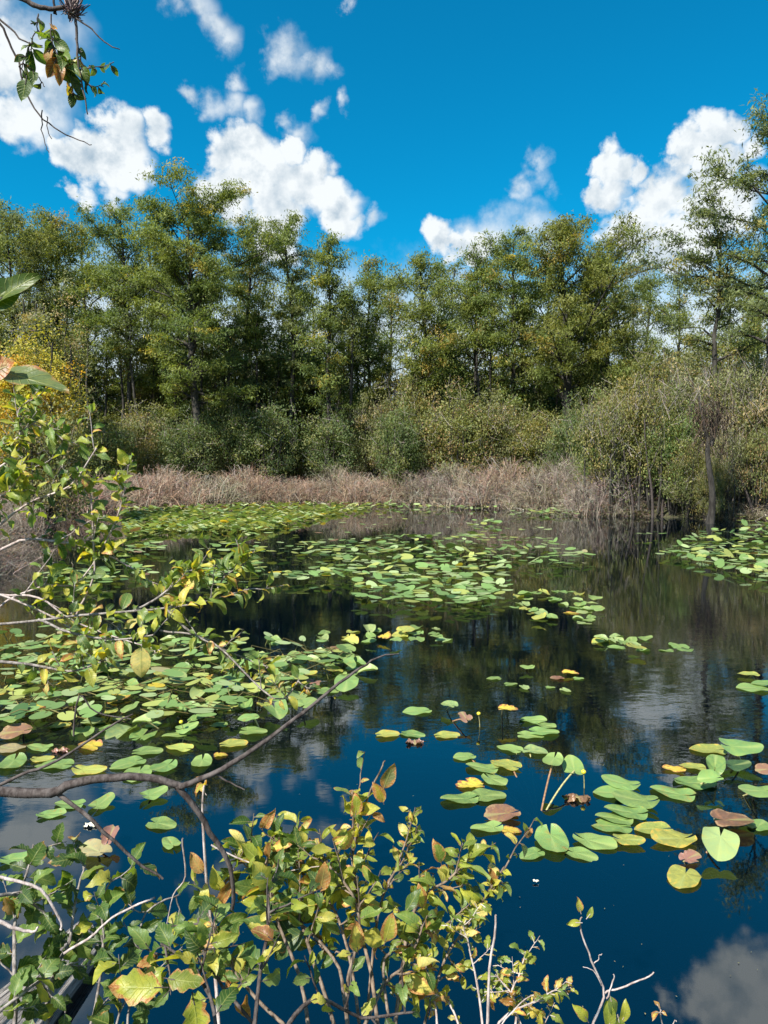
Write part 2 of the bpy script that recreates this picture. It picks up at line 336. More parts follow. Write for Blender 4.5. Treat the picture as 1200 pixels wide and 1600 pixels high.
def build_ground():
    xs = np.concatenate([[-1500, -500, -150], np.arange(-60, 60.1, 1.2), [150, 500, 1500]])
    ys = np.concatenate([[-400, -100, -20, -5], np.arange(0, 4, 0.25), np.arange(4, 70, 1.0), [80, 120, 300, 1000, 2500]])
    X, Y = np.meshgrid(xs, ys); Z = hgt(X, Y); n = len(xs)
    i, j = np.meshgrid(np.arange(len(ys) - 1), np.arange(n - 1), indexing='ij'); q = i * n + j
    b = MB(); b.add(np.stack([X, Y, Z], -1), np.stack([q, q + 1, q + n + 1, q + n], -1)); o = b.build('ground', M_GROUND, smooth=True); o['kind'] = 'structure'
    b = MB(); xs = np.linspace(-70, 70, 15); ys = np.linspace(0.5, 62, 15); X, Y = np.meshgrid(xs, ys)
    i, j = np.meshgrid(np.arange(14), np.arange(14), indexing='ij'); q = i * 15 + j
    b.add(np.stack([X, Y, X * 0], -1), np.stack([q, q + 1, q + 16, q + 15], -1)); o = b.build('pond_water', M_WATER, smooth=True); o['kind'] = 'structure'
build_ground()

# ------------------------------------------------------------------ trees
def rvec(rng, n): return nrm(rng.normal(size=(n, 3)))
def jitter_col(rng, base, n, s=0.16):
    k = 1 + rng.normal(0, s, (n, 1)); return np.clip(np.asarray(base) * k * (1 + rng.normal(0, 0.06, (n, 3))), 0.004, 0.9)
def tufts(mb, rng, centres, cols, per, sig, L, W, droop=0.2, nr=0.62):
    n = len(centres); idx = np.repeat(np.arange(n), per); m = len(idx)
    size = rng.uniform(0.6, 1.25, n)[idx][:, None]
    P = centres[idx] + rng.normal(size=(m, 3)) * np.asarray(sig) * size
    A = nrm(rvec(rng, m) + np.array([0, 0, -droop]) + (P - centres[idx]) * 0.8)
    tn = nrm(rvec(rng, n) * .55 + np.array([0, -.15, .8])); N = nrm(rvec(rng, m) * nr + tn[idx])
    C = np.clip(cols[idx] * (1 + rng.normal(0, 0.12, (m, 1))), 0.004, 0.9)
    mb.cards(P, A, N, L * rng.uniform(0.6, 1.3, m), W * rng.uniform(0.6, 1.3, m), C)
def cypress_meshes(seed, H, W, tr, cb=0.36, nl=32, dens=24, pal=((0.075, 0.10, 0.022), (0.045, 0.085, 0.03)), lean=0.0, flat=False, sig=0.23, limb_bias=None):
    rng = np.random.default_rng(seed); W *= 1.22; T = MB(); K = MB(); m = 12
    ts = np.linspace(0, 1, m); wob = np.cumsum(rng.normal(0, 0.07, (m, 2)), 0); wob[0] = 0
    pts = np.c_[wob[:, 0] + lean * ts ** 1.4, wob[:, 1], ts * H * 0.96]
    rad = tr * (1 - 0.86 * ts) * (1 + 0.9 * np.exp(-ts * 16)); T.tube(pts, rad, 9)
    cen = []; cc = []
    def base_at(t): return np.array([np.interp(t, ts, pts[:, k]) for k in range(3)])
    for i in range(nl):
        t = cb + (0.985 - cb) * ((i + rng.uniform(0, 1)) / nl) ** 0.85
        az = i * 2.4 + rng.normal(0, 0.35)
        if limb_bias is not None and rng.uniform() < 0.45: az = limb_bias + rng.normal(0, 0.6)
        f = (t - cb) / (1 - cb)
        prof = (0.55 + 0.55 * math.sin(math.pi * min(1, f * 0.95 + 0.12))) * (1 - 0.22 * f ** 3) if not flat else (0.6 + 0.6 * f ** 0.6) * (1 - 0.55 * f ** 5)
        Ln = W * prof * rng.uniform(0.35, 1.25) * (0.8 + 0.3 * math.sin(az * 2 + seed) * math.sin(f * 9 + seed)) * (0.7 if f > 0.95 else 1)
        el = R((rng.uniform(12, 52) + 26 * f) if not flat else (rng.uniform(4, 30) + 34 * f)); p0 = base_at(t); s5 = np.linspace(0, 1, 6)
        d = np.array([math.cos(az) * math.cos(el), math.sin(az) * math.cos(el), math.sin(el)])
        lp = p0 + np.outer(s5, d) * Ln + np.cumsum(rng.normal(0, 0.035 * Ln, (6, 3)), 0) * (s5[:, None] > 0) + np.outer(s5 ** 2, [0, 0, -0.16 * Ln])
        r0 = np.interp(t, ts, rad) * 0.42 + 0.012; T.tube(lp, r0 * (1 - 0.8 * s5), 5)
        tone = rng.uniform()
        for k in range(int(5 + Ln * 1.7)):
            s = rng.uniform(0.22, 1.0); q0 = np.array([np.interp(s, s5, lp[:, c]) for c in range(3)])
            a2 = az + rng.choice([-1, 1]) * rng.uniform(0.5, 1.3); e2 = R(rng.uniform(-15, 55)); l2 = Ln * rng.uniform(0.18, 0.42) * (1.1 - 0.4 * s) + 0.15
            d2 = np.array([math.cos(a2) * math.cos(e2), math.sin(a2) * math.cos(e2), math.sin(e2)])
            s3 = np.linspace(0, 1, 4); sp = q0 + np.outer(s3, d2) * l2 + np.outer(s3 ** 2, [0, 0, -0.12 * l2]); T.tube(sp, (r0 * 0.30 * (1 - .6 * s)) * (1 - .7 * s3) + 0.004, 3)
            ct = np.clip(tone * 0.6 + rng.uniform(0, 0.5), 0, 1); c_ = np.asarray(pal[0]) * (1 - ct) + np.asarray(pal[1]) * ct
            if len(pal) > 2 and rng.uniform() < 0.05: c_ = np.asarray(pal[2])
            for q in np.arange(0.3, 1.01, max(0.16, 0.30 / max(l2, .3))): cen.append(q0 + d2 * l2 * q + np.array([0, 0, -0.12 * l2 * q * q + 0.03]) + rng.normal(0, 0.06, 3)); cc.append(c_ * rng.uniform(0.8, 1.25))
        cen.append(lp[-1]); cc.append(np.asarray(pal[0]))
    tufts(K, rng, np.array(cen), np.array(cc), dens, (sig, sig, sig * (0.42 if flat else 0.7)), 0.20, 0.052, 0.6)
    return T.mesh('trunk', M_BARK, True), K.mesh('crown', M_FOL)
def put_tree(name, meshes, label, cat, loc, rot, group=None, parts=('trunk', 'crown'), sc=(1, 1, 1)):
    r_ = thing(name, label, cat, loc, rot, group); r_.scale = sc
    for nm, me in zip(parts, meshes):
        o = bpy.data.objects.new(nm, me); COL.objects.link(o); o.parent = r_
    return r_
def tree_at(x, ytop, Y, **kw):          # x, ytop: where its tip shows; Y: its distance
    top = at(x, ytop, Y); X = top[0]; z0 = float(hgt(X, Y)) - 0.05; return (X, Y, z0), top[2] - z0

OL = ((0.2, 0.223, 0.051), (0.097, 0.147, 0.044), (0.328, 0.243, 0.063))
GR = ((0.201, 0.233, 0.054), (0.097, 0.15, 0.051), (0.368, 0.315, 0.07))
BR = ((0.218, 0.221, 0.058), (0.109, 0.153, 0.042), (0.306, 0.234, 0.06))
GY = ((0.182, 0.212, 0.087), (0.104, 0.141, 0.061), (0.285, 0.254, 0.08))
FRONT = [ # x, ytop, Y, W, trunk r, crown base, limbs, palette, lean, label
 (8, 285, 41, 2.3, .20, .35, 30, GY, 0, 'greyish cypress at the left edge, its crown cut by the frame'),
 (88, 312, 43, 2.9, .24, .38, 34, BR, 0, 'olive brown cypress rising above the yellow bush on the left'),
 (196, 300, 41, 2.5, .20, .40, 30, GR, -.4, 'open green cypress just left of the tallest dark trunked cypress'),
 (300, 278, 38.6, 4.1, .27, .34, 54, GR, .1, 'tallest left cypress with a thick dark trunk and wide layered limbs'),
 (372, 318, 42, 2.4, .18, .45, 26, GR, .3, 'cypress crown merging with the right side of the thick trunked cypress'),
 (446, 296, 40.5, 1.9, .18, .40, 28, GY, 0, 'slender pale trunked cypress with a feathery narrow top under the big cloud'),
 (505, 348, 39.5, 1.9, .17, .34, 30, GR, .2, 'drooping dark green cypress at the right end of the tall left group'),
 (578, 396, 42, 2.3, .15, .36, 28, OL, 0, 'short olive topped cypress standing in the dip of the treeline'),
 (655, 384, 40, 2.3, .19, .36, 32, OL, 0, 'rounded cypress just right of the dip in the treeline'),
 (742, 384, 41, 2.2, .17, .38, 28, OL, 0, 'narrow cypress below the small low white cloud'),
 (800, 358, 40, 2.5, .19, .35, 32, GR, 0, 'dark branched cypress left of the broad brownish crown'),
 (893, 332, 38, 4.0, .30, .30, 46, BR, -.2, 'broad brownish olive cypress, highest of the middle right trees'),
 (962, 362, 39, 2.4, .20, .32, 30, BR, .2, 'brownish cypress on the right shoulder of the broad middle right tree'),
]
for i, (x, yt, Y, W, tr, cb, nl, pal, lean, lab) in enumerate(FRONT):
    loc, H = tree_at(x, yt + (12 if x < 520 else -2) + (22 if i in (0, 3, 5) else 0), Y)
    put_tree('cypress_tree', cypress_meshes(100 + i, H, W * 1.06, tr, cb - (.08 if x > 600 else .02), nl, 34, pal, lean, i in (0, 3, 5, 10)), lab, 'tree', loc, 0.0)
loc, H = tree_at(1122, 318, 31)
put_tree('cypress_tree', cypress_meshes(201, H - .6, 3.0, .19, .52, 26, 19, GY, 0.0, True, 0.20, R(180)), 'flat limbed cypress with a bare straight trunk on the right', 'tree', loc, 0)
loc, H = tree_at(1215, 185, 29)
put_tree('cypress_tree', cypress_meshes(202, H, 3.1, .24, .45, 28, 22, GY, 0.0, True, 0.22, R(180)), 'tall cypress reaching in from the right edge', 'tree', loc, 0)

BACK = [cypress_meshes(300 + i, 12.5, 2.5, .17, .30, 30, 20, (OL, GR, GR, BR, GY)[i], 0) for i in range(5)]
ORD = 'first second third fourth fifth sixth seventh eighth ninth tenth eleventh twelfth thirteenth fourteenth fifteenth sixteenth seventeenth eighteenth nineteenth twentieth'.split()
ORD += ['twenty-' + o_ for o_ in ORD[:9]] + ['thirtieth'] + ['thirty-' + o_ for o_ in ORD[:9]]
rng = np.random.default_rng(7)
bx = [(-10, 300), (45, 335), (140, 345), (235, 340), (265, 430), (335, 400), (400, 400), (470, 420), (535, 440), (610, 425), (700, 405), (770, 400), (845, 385), (930, 400), (1010, 425), (1065, 430), (1160, 410), (1205, 400), (350, 505), (60, 470), (430, 540), (990, 520), (560, 520), (690, 500), (820, 470), (1180, 480), (205, 520), (290, 560), (406, 555), (480, 560), (590, 570)]
for i, (x, yt) in enumerate(bx):
    Y = 47 + (i * 5.3) % 13 if i < 18 else 41 + (i % 3)
    loc, H = tree_at(x, yt, Y); me = BACK[(i * 3) % 5]; s = H / 12.5
    side = 'behind the left group' if x < 520 else ('behind the middle trees' if x < 860 else 'behind the right trees')
    put_tree('cypress_tree', me, 'cypress %s, %s back tree from the left' % (side, ORD[sorted(q[0] for q in bx).index(x)]), 'tree', loc, float(rng.uniform(0, 6.28)), 'half hidden cypresses %s' % side, sc=(max(s, .8), max(s, .8), s))
for k_, x in enumerate((-60, -150, -260, -390, -560, 1290, 1400, 1530, 1700)):
    loc, H = tree_at(x, 330 + (k_ * 37) % 60, 40 + (k_ * 5) % 9); me = BACK[k_ % 5]
    sd = 'left' if x < 0 else 'right'
    put_tree('cypress_tree', me, 'cypress beyond the %s edge, %s out from the frame' % (sd, ORD[k_ if x < 0 else k_ - 5]), 'tree', loc, k_ * 1.3, 'cypresses beyond the %s edge' % sd, sc=(1.1, 1.1, H / 12.5))
# thin bare lower trunks standing between the front trees
poles = [(140, 480), (188, 520), (257, 500), (268, 505), (245, 560), (352, 560), (427, 560), (487, 500), (530, 600), (708, 560), (745, 540), (915, 520), (640, 560), (120, 560), (790, 600), (105, 520), (165, 560), (215, 540), (232, 600), (318, 560), (335, 600), (372, 590), (395, 540), (415, 600), (460, 590), (505, 610), (545, 540), (562, 600), (600, 570), (668, 580), (690, 540), (765, 590), (850, 570), (872, 590), (940, 560), (980, 560)]
for i, (x, yt) in enumerate(poles):
    Y = 39.5 + (i * 1.7) % 4; loc, H = tree_at(x, yt, Y)
    me = cypress_meshes(400 + i, H + 1.5 + (i % 4) * .8, .9, .10 + .06 * ((i * 7) % 3) / 2, .66, 10, 16, (GR, OL, GY)[i % 3], rng.normal(0, .2))
    put_tree('young_tree', me, 'slim young tree, %s from the left below the big crowns' % ORD[sorted(poles).index((x, yt))], 'tree', loc, 0, 'slim young trees among the %s cypresses' % ('left' if x < 520 else 'right hand'))

def shrub_meshes(seed, H, W, pal, n_lump=26, per=70, leaf=(0.105, 0.06), twigs=60, stemC=None, openness=0.9, upright=False, dry=0.0):
    rng = np.random.default_rng(seed); T = MB(); K = MB(); cen = []; cc = []
    for k in range(9 if not upright else 16):
        az = rng.uniform(0, 6.28); rr = W * rng.uniform(0.1, 0.8); top = np.array([math.cos(az) * rr, math.sin(az) * rr * 0.8, H * rng.uniform(0.6, 0.95)])
        p0 = np.array([math.cos(az), math.sin(az), 0]) * W * (0.12 if not upright else 0.6) * rng.uniform(0, 1); s = np.linspace(0, 1, 6)
        mid = np.outer(s * (1 - s) * 4, [math.cos(az) * W * .12, math.sin(az) * W * .12, H * 0.05])
        pp = p0 + np.outer(s, top - p0) + mid + np.cumsum(rng.normal(0, 0.04, (6, 3)), 0); T.tube(pp, 0.055 * (1 - .75 * s) * (H / 5 + .4), 5)
        for j in range(7):
            q = rng.uniform(.25, 1); b0 = np.array([np.interp(q, s, pp[:, c]) for c in range(3)]); dv = nrm(rng.normal(size=3) + np.array([0, 0, 0.7])); l = W * rng.uniform(.15, .4)
            T.tube(np.array([b0, b0 + dv * l * .5, b0 + dv * l + np.array([0, 0, -.04])]), [.02, .012, .005], 3)
            cen.append(b0 + dv * l); cc.append(rng.uniform())
    for k in range(n_lump * 5):          # lumps over the dome
        v = rvec(rng, 1)[0]; v[2] = abs(v[2]) ** 0.8 if rng.uniform() < .75 else -abs(v[2]) * .4; u = rng.uniform(0.45, 1.0) ** 0.5
        wob = 1 + 0.28 * math.sin(v[0] * 5 + seed) * math.cos(v[1] * 4 + seed * 2)
        zz = 0.42 + 0.50 * v[2] * u * wob; zz = zz if not upright else .20 + .80 * zz; cen.append(np.array([v[0] * W * u * wob, v[1] * W * u * wob * .85, H * zz])); cc.append(rng.uniform())
    cen = np.array(cen); cc = np.array(cc)[:, None]; cols = np.asarray(pal[0]) * (1 - cc) + np.asarray(pal[1]) * cc
    if len(pal) > 2: sel = rng.uniform(size=len(cc)) < 0.15; cols[sel] = pal[2]
    tufts(K, rng, cen, cols, per, (0.26, 0.26, 0.17), leaf[0], leaf[1], 0.1)
    # fine twigs poking out
    n = twigs; c0 = cen[rng.integers(0, len(cen), n)]; d = nrm(rvec(rng, n) * (1, 1, .8) + np.array([0, -0.2, .5 if not upright else .9])); l = rng.uniform(.25, .8 if not upright else .95, n)[:, None]
    tc = np.where(rng.uniform(size=(n, 1)) < 0.75, jitter_col(rng, (0.34, 0.30, 0.27), n), jitter_col(rng, (0.10, .08, .06), n))
    D = MB(); D.ribbons(c0 - d * l * .3, c0 + d * l * .3 + rvec(rng, n) * .05, c0 + d * l, rng.uniform(.006, .013, n), tc)
    return T.mesh('trunk', M_BARK, True), K.mesh('foliage', M_FOL), D.mesh('twigs', M_DRY)
P_GREY = ((0.259, 0.267, 0.123), (0.136, 0.162, 0.067), (0.37, 0.291, 0.154))
P_DEEP = ((0.147, 0.201, 0.073), (0.084, 0.123, 0.048), (0.242, 0.26, 0.097))
P_YEL = ((0.50, 0.40, 0.06), (0.30, 0.31, 0.06), (0.55, 0.33, 0.05))
P_OLV = ((0.219, 0.221, 0.071), (0.122, 0.15, 0.052), (0.298, 0.247, 0.093))
P_RUS = ((0.267, 0.27, 0.099), (0.151, 0.187, 0.066), (0.304, 0.208, 0.099))
P_BRI = ((0.207, 0.281, 0.088), (0.114, 0.187, 0.066), (0.332, 0.333, 0.121))
SHB = {}
for k, (nm, pal, up) in enumerate((('grey', P_GREY, False), ('deep', P_DEEP, False), ('olive', P_OLV, False), ('rust', P_RUS, False), ('bright', P_BRI, False), ('tallo', P_OLV, True), ('tallg', P_GREY, True))):
    SHB[nm] = shrub_meshes(500 + k, 4.0, 1.9, pal, 30, 55 if not up else 42, upright=up, twigs=430 if up else 260)
words_ = dict(grey='grey green', deep='deep green', olive='olive', rust='rust tinged', bright='bright green', tallo='many stemmed olive', tallg='many stemmed grey green')
ORD = 'first second third fourth fifth sixth seventh eighth ninth tenth eleventh twelfth thirteenth fourteenth fifteenth sixteenth seventeenth eighteenth nineteenth twentieth'.split()
ORD += ['twenty-' + o_ for o_ in ORD[:9]] + ['thirtieth'] + ['thirty-' + o_ for o_ in ORD[:9]]
def put_shrub(kind, x, ytop, Y, wpx, lab, group=None, seed=0):
    loc, H = tree_at(x, ytop, Y); W = wpx / FPX * Y / 2
    return put_tree('shrub', SHB[kind], lab, 'shrub', loc, seed * 1.7, group, ('trunk', 'foliage', 'twigs'), (W / 1.9, W / 1.9, H / 3.7))
# solid second row, standing under the cypresses
i = 0
for x in range(-20, 1260, 44):
    for row in range(2):
        if row == 0 and x < 640 and (x // 44) % 2: i += 1; continue
        yt = ((690, 580) if x < 640 else (640, 590))[row] + 34 * math.sin(x * 0.031 + row * 2) + (i * 37 % 50) - 25
        Y = (42.0, 46)[row] if x < 930 else (36, 42)[row]
        kd = ('deep', 'grey', 'olive', 'rust', 'grey', 'tallg')[(i * 5 + row) % 6] if x > 640 or row == 0 else ('deep', 'grey', 'deep')[i % 3]; i += 1
        side = 'left' if x < 400 else ('middle' if x < 800 else 'right')
        put_shrub(kd, x + (i * 29 % 30) - 15, yt, Y, 150 if row == 0 else 170, '%s shrub, %s from the left in the %s row below cypresses' % (words_[kd], ORD[(x + 20) // 44], ('front', 'back')[row]), '%s shrubs below the %s cypresses' % (words_[kd], side), i)
# front row, each seen on its own
SHR = [
 ('deep', 292, 655, 38.0, 90, 'dark shrub hiding the base of the thick cypress trunk'),
 ('deep', 150, 660, 36.5, 130, 'dark green shrub behind the dead brush near the left shore bushes'),
 ('grey', 60, 640, 24, 150, 'grey green bank shrub under the yellow bush at the left'),
 ('grey', 225, 640, 39.5, 110, 'grey green twiggy shrub left of the thick cypress trunk'),
 ('rust', 240, 690, 39, 60, 'small browning shrub at the foot of the left trunks'),
 ('deep', 345, 620, 39.5, 110, 'deep green shrub right of the thick cypress trunk'),
 ('grey', 330, 668, 39, 70, 'pale leaved low shrub beside the thick cypress trunk'),
 ('deep', 420, 635, 39, 110, 'deep green shrub under the slender pale trunked cypress'),
 ('deep', 520, 640, 39.5, 110, 'deep green shrub under the drooping cypress'),
 ('grey', 580, 625, 39.5, 80, 'tall silvery shrub below the dip in the treeline'),
 ('deep', 625, 640, 37.5, 90, 'dark bluish green shrub at the right end of the dead brush'),
 ('olive', 650, 590, 40, 120, 'tall olive thicket below the rounded cypress'),
 ('rust', 715, 625, 37.5, 120, 'rust and yellow mottled shrub in the middle of the far bank'),
 ('grey', 770, 625, 38, 120, 'greyish thicket right of the rust mottled shrub'),
 ('olive', 840, 650, 37, 120, 'olive shrub under the broad brownish cypress'),
 ('deep', 895, 640, 35, 90, 'dark gap filling shrub left of the right hand thicket'),
 ('bright', 790, 620, 41, 110, 'brighter green shrub glimpsed between the middle trunks'),
 ('olive', 1020, 560, 34, 150, 'tall yellowish olive shrub left of the bare straight trunk'),
 ('bright', 945, 640, 34, 110, 'fresh green shrub beneath the right shoulder cypress'),
 ('olive', 1190, 560, 32, 130, 'olive thicket behind the right edge'),
 ('grey', 1085, 565, 33, 110, 'grey green shrub at the foot of the bare straight trunk'),
 ('bright', 930, 715, 33, 100, 'low light green shrub at the waterline right of the tangled brush'),
 ('tallo', 955, 625, 29.5, 110, 'first many stemmed olive bush at the left end of the right thicket'),
 ('tallo', 1020, 600, 29, 120, 'olive bush with leaning dark stems in the right thicket'),
 ('bright', 1055, 640, 28.2, 90, 'light green leafy bush left of the broken snag'),
 ('tallg', 1085, 590, 29.3, 120, 'twiggy grey olive bush behind the broken snag'),
 ('tallo', 1145, 600, 28.8, 120, 'dense olive bush right of the broken snag'),
 ('tallg', 1200, 580, 28.0, 120, 'grey twiggy bush cut by the right edge'),
 ('olive', 1075, 690, 27.6, 70, 'low olive bush touching the water left of the broken snag'),
 ('olive', 1110, 722, 26.9, 46, 'small olive bush in front of the foot of the broken snag'),
 ('tallg', 1135, 680, 27.4, 70, 'low grey twiggy bush touching the water right of the broken snag'),
 ('rust', 1185, 650, 27.5, 80, 'reddish brown dying bush at the right edge'),
]
for k, (kd, x, yt, Y, wp, lab) in enumerate(SHR): put_shrub(kd, x, yt, Y, wp, lab, None, k)
loc, H = tree_at(45, 522, 26)
put_tree('yellow_bush', shrub_meshes(571, H, 1.75, P_YEL, 40, 120, (0.10, 0.065)), 'golden yellow round bush at the left edge', 'bush', loc, 0.4, None, ('trunk', 'foliage', 'twigs'))
loc, H = tree_at(70, 440, 34)
put_tree('shrub', shrub_meshes(572, H, 2.3, P_GREY, 30, 55), 'dark grey green small tree above the yellow bush', 'shrub', loc, 0.4, None, ('trunk', 'foliage', 'twigs'))

# dead brush along the far shore
def brush_meshes(seed, H, W, n=1300, base=(0.40, 0.28, 0.20), leafy=0.0, th=1.0):
    rng = np.random.default_rng(seed); D = MB(); K = MB()
    x0 = rng.normal(0, W * .42, n); y0 = rng.normal(0, .45, n); base0 = np.c_[x0, y0, np.full(n, -.1)]
    hh = H * np.clip(1 - (x0 / W) ** 2 * .75 - .18 * np.sin(x0 * 4 + seed), .25, 1) * rng.uniform(.3, 1.15, n)
    hh = np.where(rng.uniform(size=n) < .5, hh * .55, hh); lean = np.clip(rng.normal(0, .5, (n, 2)), -.9, .9) * (1.5 - hh / H)[:, None]; P2 = base0 + np.c_[lean[:, 0] * hh, lean[:, 1] * hh * .8, hh]
    P1 = (base0 + P2) / 2 + rng.normal(0, .12, (n, 3)) + np.c_[-lean * hh[:, None] * .22, hh * .16]; cols = jitter_col(rng, base, n, .3)
    pale = rng.uniform(size=n) < .22; cols[pale] = jitter_col(rng, (.46, .40, .33), int(pale.sum()), .15)
    dk = rng.uniform(size=n) < .15; cols[dk] = jitter_col(rng, (.10, .07, .06), int(dk.sum()), .15)
    D.ribbons(base0, P1, P2, th * rng.uniform(.005, .012, n) * (1 + pale * .4), cols)
    m = n * 4; j = rng.integers(0, n, m); f = rng.uniform(.3, 1, (m, 1)); q0 = base0[j] * (1 - f) + P2[j] * f + (P1[j] - (base0[j] + P2[j]) / 2) * (1 - np.abs(2 * f - 1))
    d = nrm(rvec(rng, m) + np.array([0, 0, .35])); l = rng.uniform(.10, .42, (m, 1)); D.ribbons(q0, q0 + d * l * .5 + rng.normal(0, .045, (m, 3)), q0 + d * l, th * rng.uniform(.0035, .007, m), np.clip(cols[j] * rng.uniform(.8, 1.25, (m, 1)), 0, .8))
    nk = int(900 + 5000 * leafy); j = rng.integers(0, n, nk); f = rng.uniform(.1, 1, (nk, 1)); P = base0[j] * (1 - f) + P2[j] * f + rng.normal(0, .08, (nk, 3))
    c = np.where(rng.uniform(size=(nk, 1)) < leafy, jitter_col(rng, (.16, .18, .05), nk), jitter_col(rng, (.30, .17, .12), nk))
    K.cards(P, rvec(rng, nk), rvec(rng, nk), rng.uniform(.05, .09, nk), rng.uniform(.03, .05, nk), c)
    return D.mesh('twigs', M_DRY), K.mesh('foliage', M_FOL)
NB = brush_meshes(610, 2.0, 1.7, 2600, (0.30, 0.23, 0.18), .3, .5); BV = [brush_meshes(600, 2.0, 1.7), brush_meshes(601, 2.0, 1.7, 1500, (0.42, 0.28, 0.215)), brush_meshes(602, 2.0, 1.7, 1500, (0.32, 0.28, 0.20), .45), brush_meshes(603, 2.0, 1.7, 1700, (.31, .26, .22), .25), brush_meshes(604, 2.0, 1.7, 900, (.30, .26, .18), .8)]
k = 0; cnt = {}
for x, yt, v, sec in [(x, 738 + 11 * math.sin(x * .045) + (x * 7 % 11), (0, 1, 0, 1, 2)[(x // 37) % 5], 0) for x in range(-30, 640, 37)] + [(x, 737 + 13 * math.sin(x * .07), (3, 2, 3, 0)[(x // 33) % 4], 1) for x in range(650, 960, 33)] + [(585, 745, 4, 2), (615, 740, 4, 2), (645, 746, 4, 2), (850, 742, 4, 2), (885, 732, 4, 2), (925, 730, 4, 2), (760, 742, 4, 2)] + [(990, 782, 4, 3), (1165, 784, 4, 3)]:
    p = at(x, yt, 30); X = p[0] / 30; Ysh = 37
    for it in range(8): Ysh = float(shore(X * Ysh)) + 1.2
    top = at(x, yt, Ysh); H = top[2]; k += 1
    lab = ('pinkish grey dead bush on the far left shore', 'tangled grey brown bush at mid far shore', 'green tinged dry bush on the far shore', 'low brush below the right thicket')[sec]
    cnt[sec] = cnt.get(sec, -1) + 1; put_tree('dead_bush', BV[v], '%s, %s from its left end' % (lab, ORD[cnt[sec]]), 'dead bush', (top[0], Ysh + .5 * math.sin(k * 2.1), 0), (k * 0.37) % 0.6 - .3 + (math.pi if k % 2 else 0), lab + ' group', ('twigs', 'foliage'), (1.15, 1, H / 2.0 * (.86 + .28 * ((k * 7) % 5) / 4)))
# left bank brush nearer by
for j, (x, yt, Y, v) in enumerate(((-60, 750, 17, 0), (-20, 757, 20, 3), (20, 760, 25, 1), (60, 760, 30, 0), (-110, 780, 14, 3), (-60, 812, 15.5, 2))):
    top = at(x, yt, Y); put_tree('dead_bush', NB, '%s nearest dry bush behind the leafy branches at the left edge' % ('third', 'fourth', 'fifth', 'sixth', 'very', 'second')[j], 'dead bush', (top[0], Y, max(-.1, float(hgt(top[0], Y)))), j * .9, 'dry brush at the left edge', ('twigs', 'foliage'), (.9, .9, top[2] / 2.0))

# broken snag wrapped in reddish dead vine
def snag():
    p = water(1107, 818); loc = (p[0], p[1], -.3); rg = np.random.default_rng(5)
    t = thing('broken_snag', 'dark broken tree snag with reddish dead vines on its forked top', 'snag', loc)
    b = MB(); H = at(1107, 690, loc[1])[2] + .3; s = np.linspace(0, 1, 9); b.tube(np.c_[.12 * np.sin(s * 5), .03 * np.cos(s * 4), s * H], .12 - .04 * s + .09 * np.exp(-s * 9), 10)
    for dx, hh in ((-.42, 1.7), (.30, 1.45), (.05, 1.1)):
        b.tube(np.c_[dx * s ** .7, .1 * s, H - .15 + hh * s], .07 * (1 - .75 * s) + .008, 7)
    b.build('trunk', M_BARK, t, True)
    n = 650; d = MB(); c = np.c_[rg.normal(0, .34, n), rg.normal(0, .25, n), H + .75 + rg.normal(0, .48, n)]; e = rvec(rg, n) * np.array([.6, .6, 1]) + np.array([0, 0, -.5]); l = rg.uniform(.15, .5, (n, 1))
    d.ribbons(c, c + e * l * .5, c + e * l + np.array([0, 0, -.1]), rg.uniform(.006, .014, n), jitter_col(rg, (.085, .062, .045), n, .5)); d.build('dead_vine', M_DRY, t)
snag()
def dryfronds():
    p = at(1150, 645, 28.4); rg = np.random.default_rng(8); t = thing('dead_treetop', 'pale fan of dry bare branches arching over the right thicket', 'dead tree', (p[0], 28.4, .2))
    b = MB(); z = p[2] - .2; s = np.linspace(0, 1, 7); b.tube(np.c_[s * 0, s * 0, s * z], .07 - .03 * s, 6); b.build('trunk', M_TWIGBARK, t, True); D = MB(); n = 90
    a = rg.uniform(0, 6.28, n); l = rg.uniform(.4, 1.5, n); c0 = np.tile([0, 0, z - .35], (n, 1)) + rg.normal(0, (.45, .3, .22), (n, 3)); a = np.where(rg.uniform(size=n) < .6, rg.uniform(2.2, 4.4, n), a); dd = np.c_[np.cos(a), np.sin(a) * .7, rg.uniform(-.25, .5, n)]
    D.ribbons(c0, c0 + dd * l[:, None] * .55 + np.array([0, 0, .12]), c0 + dd * l[:, None] + np.array([0, 0, -.35]), rg.uniform(.008, .014, n), jitter_col(rg, (.46, .41, .36), n, .2)); D.build('branches', M_DRY, t)
dryfronds()
# bare stems leaning in the right hand thicket
for j, (x0, y0, x1, y1, Y) in enumerate(((1035, 806, 1022, 635, 28.2), (1022, 720, 1008, 655, 28.0), (1150, 806, 1158, 700, 27.6), (990, 800, 975, 690, 28.6), (1180, 810, 1140, 690, 27.2), (1085, 806, 1040, 720, 27.9))):
    a, b_ = at(x0, y0, Y), at(x1, y1, Y); a[2] = min(a[2], 0) - .2; s = np.linspace(0, 1, 7); m_ = MB(); m_.tube(np.outer(s, b_ - a) + np.outer(np.sin(s * 6) * .06, [1, 0, 0]), .055 * (1 - .6 * s), 7)
    o = m_.build('dead_sapling', M_DARKBARK, None, True); o.location = a; tag(o, '%s dark bare sapling from the left, leaning in the right hand thicket' % ('fourth', 'third', 'last', 'first', 'fifth', 'second')[j], 'dead sapling', 'dark saplings in the right thicket')

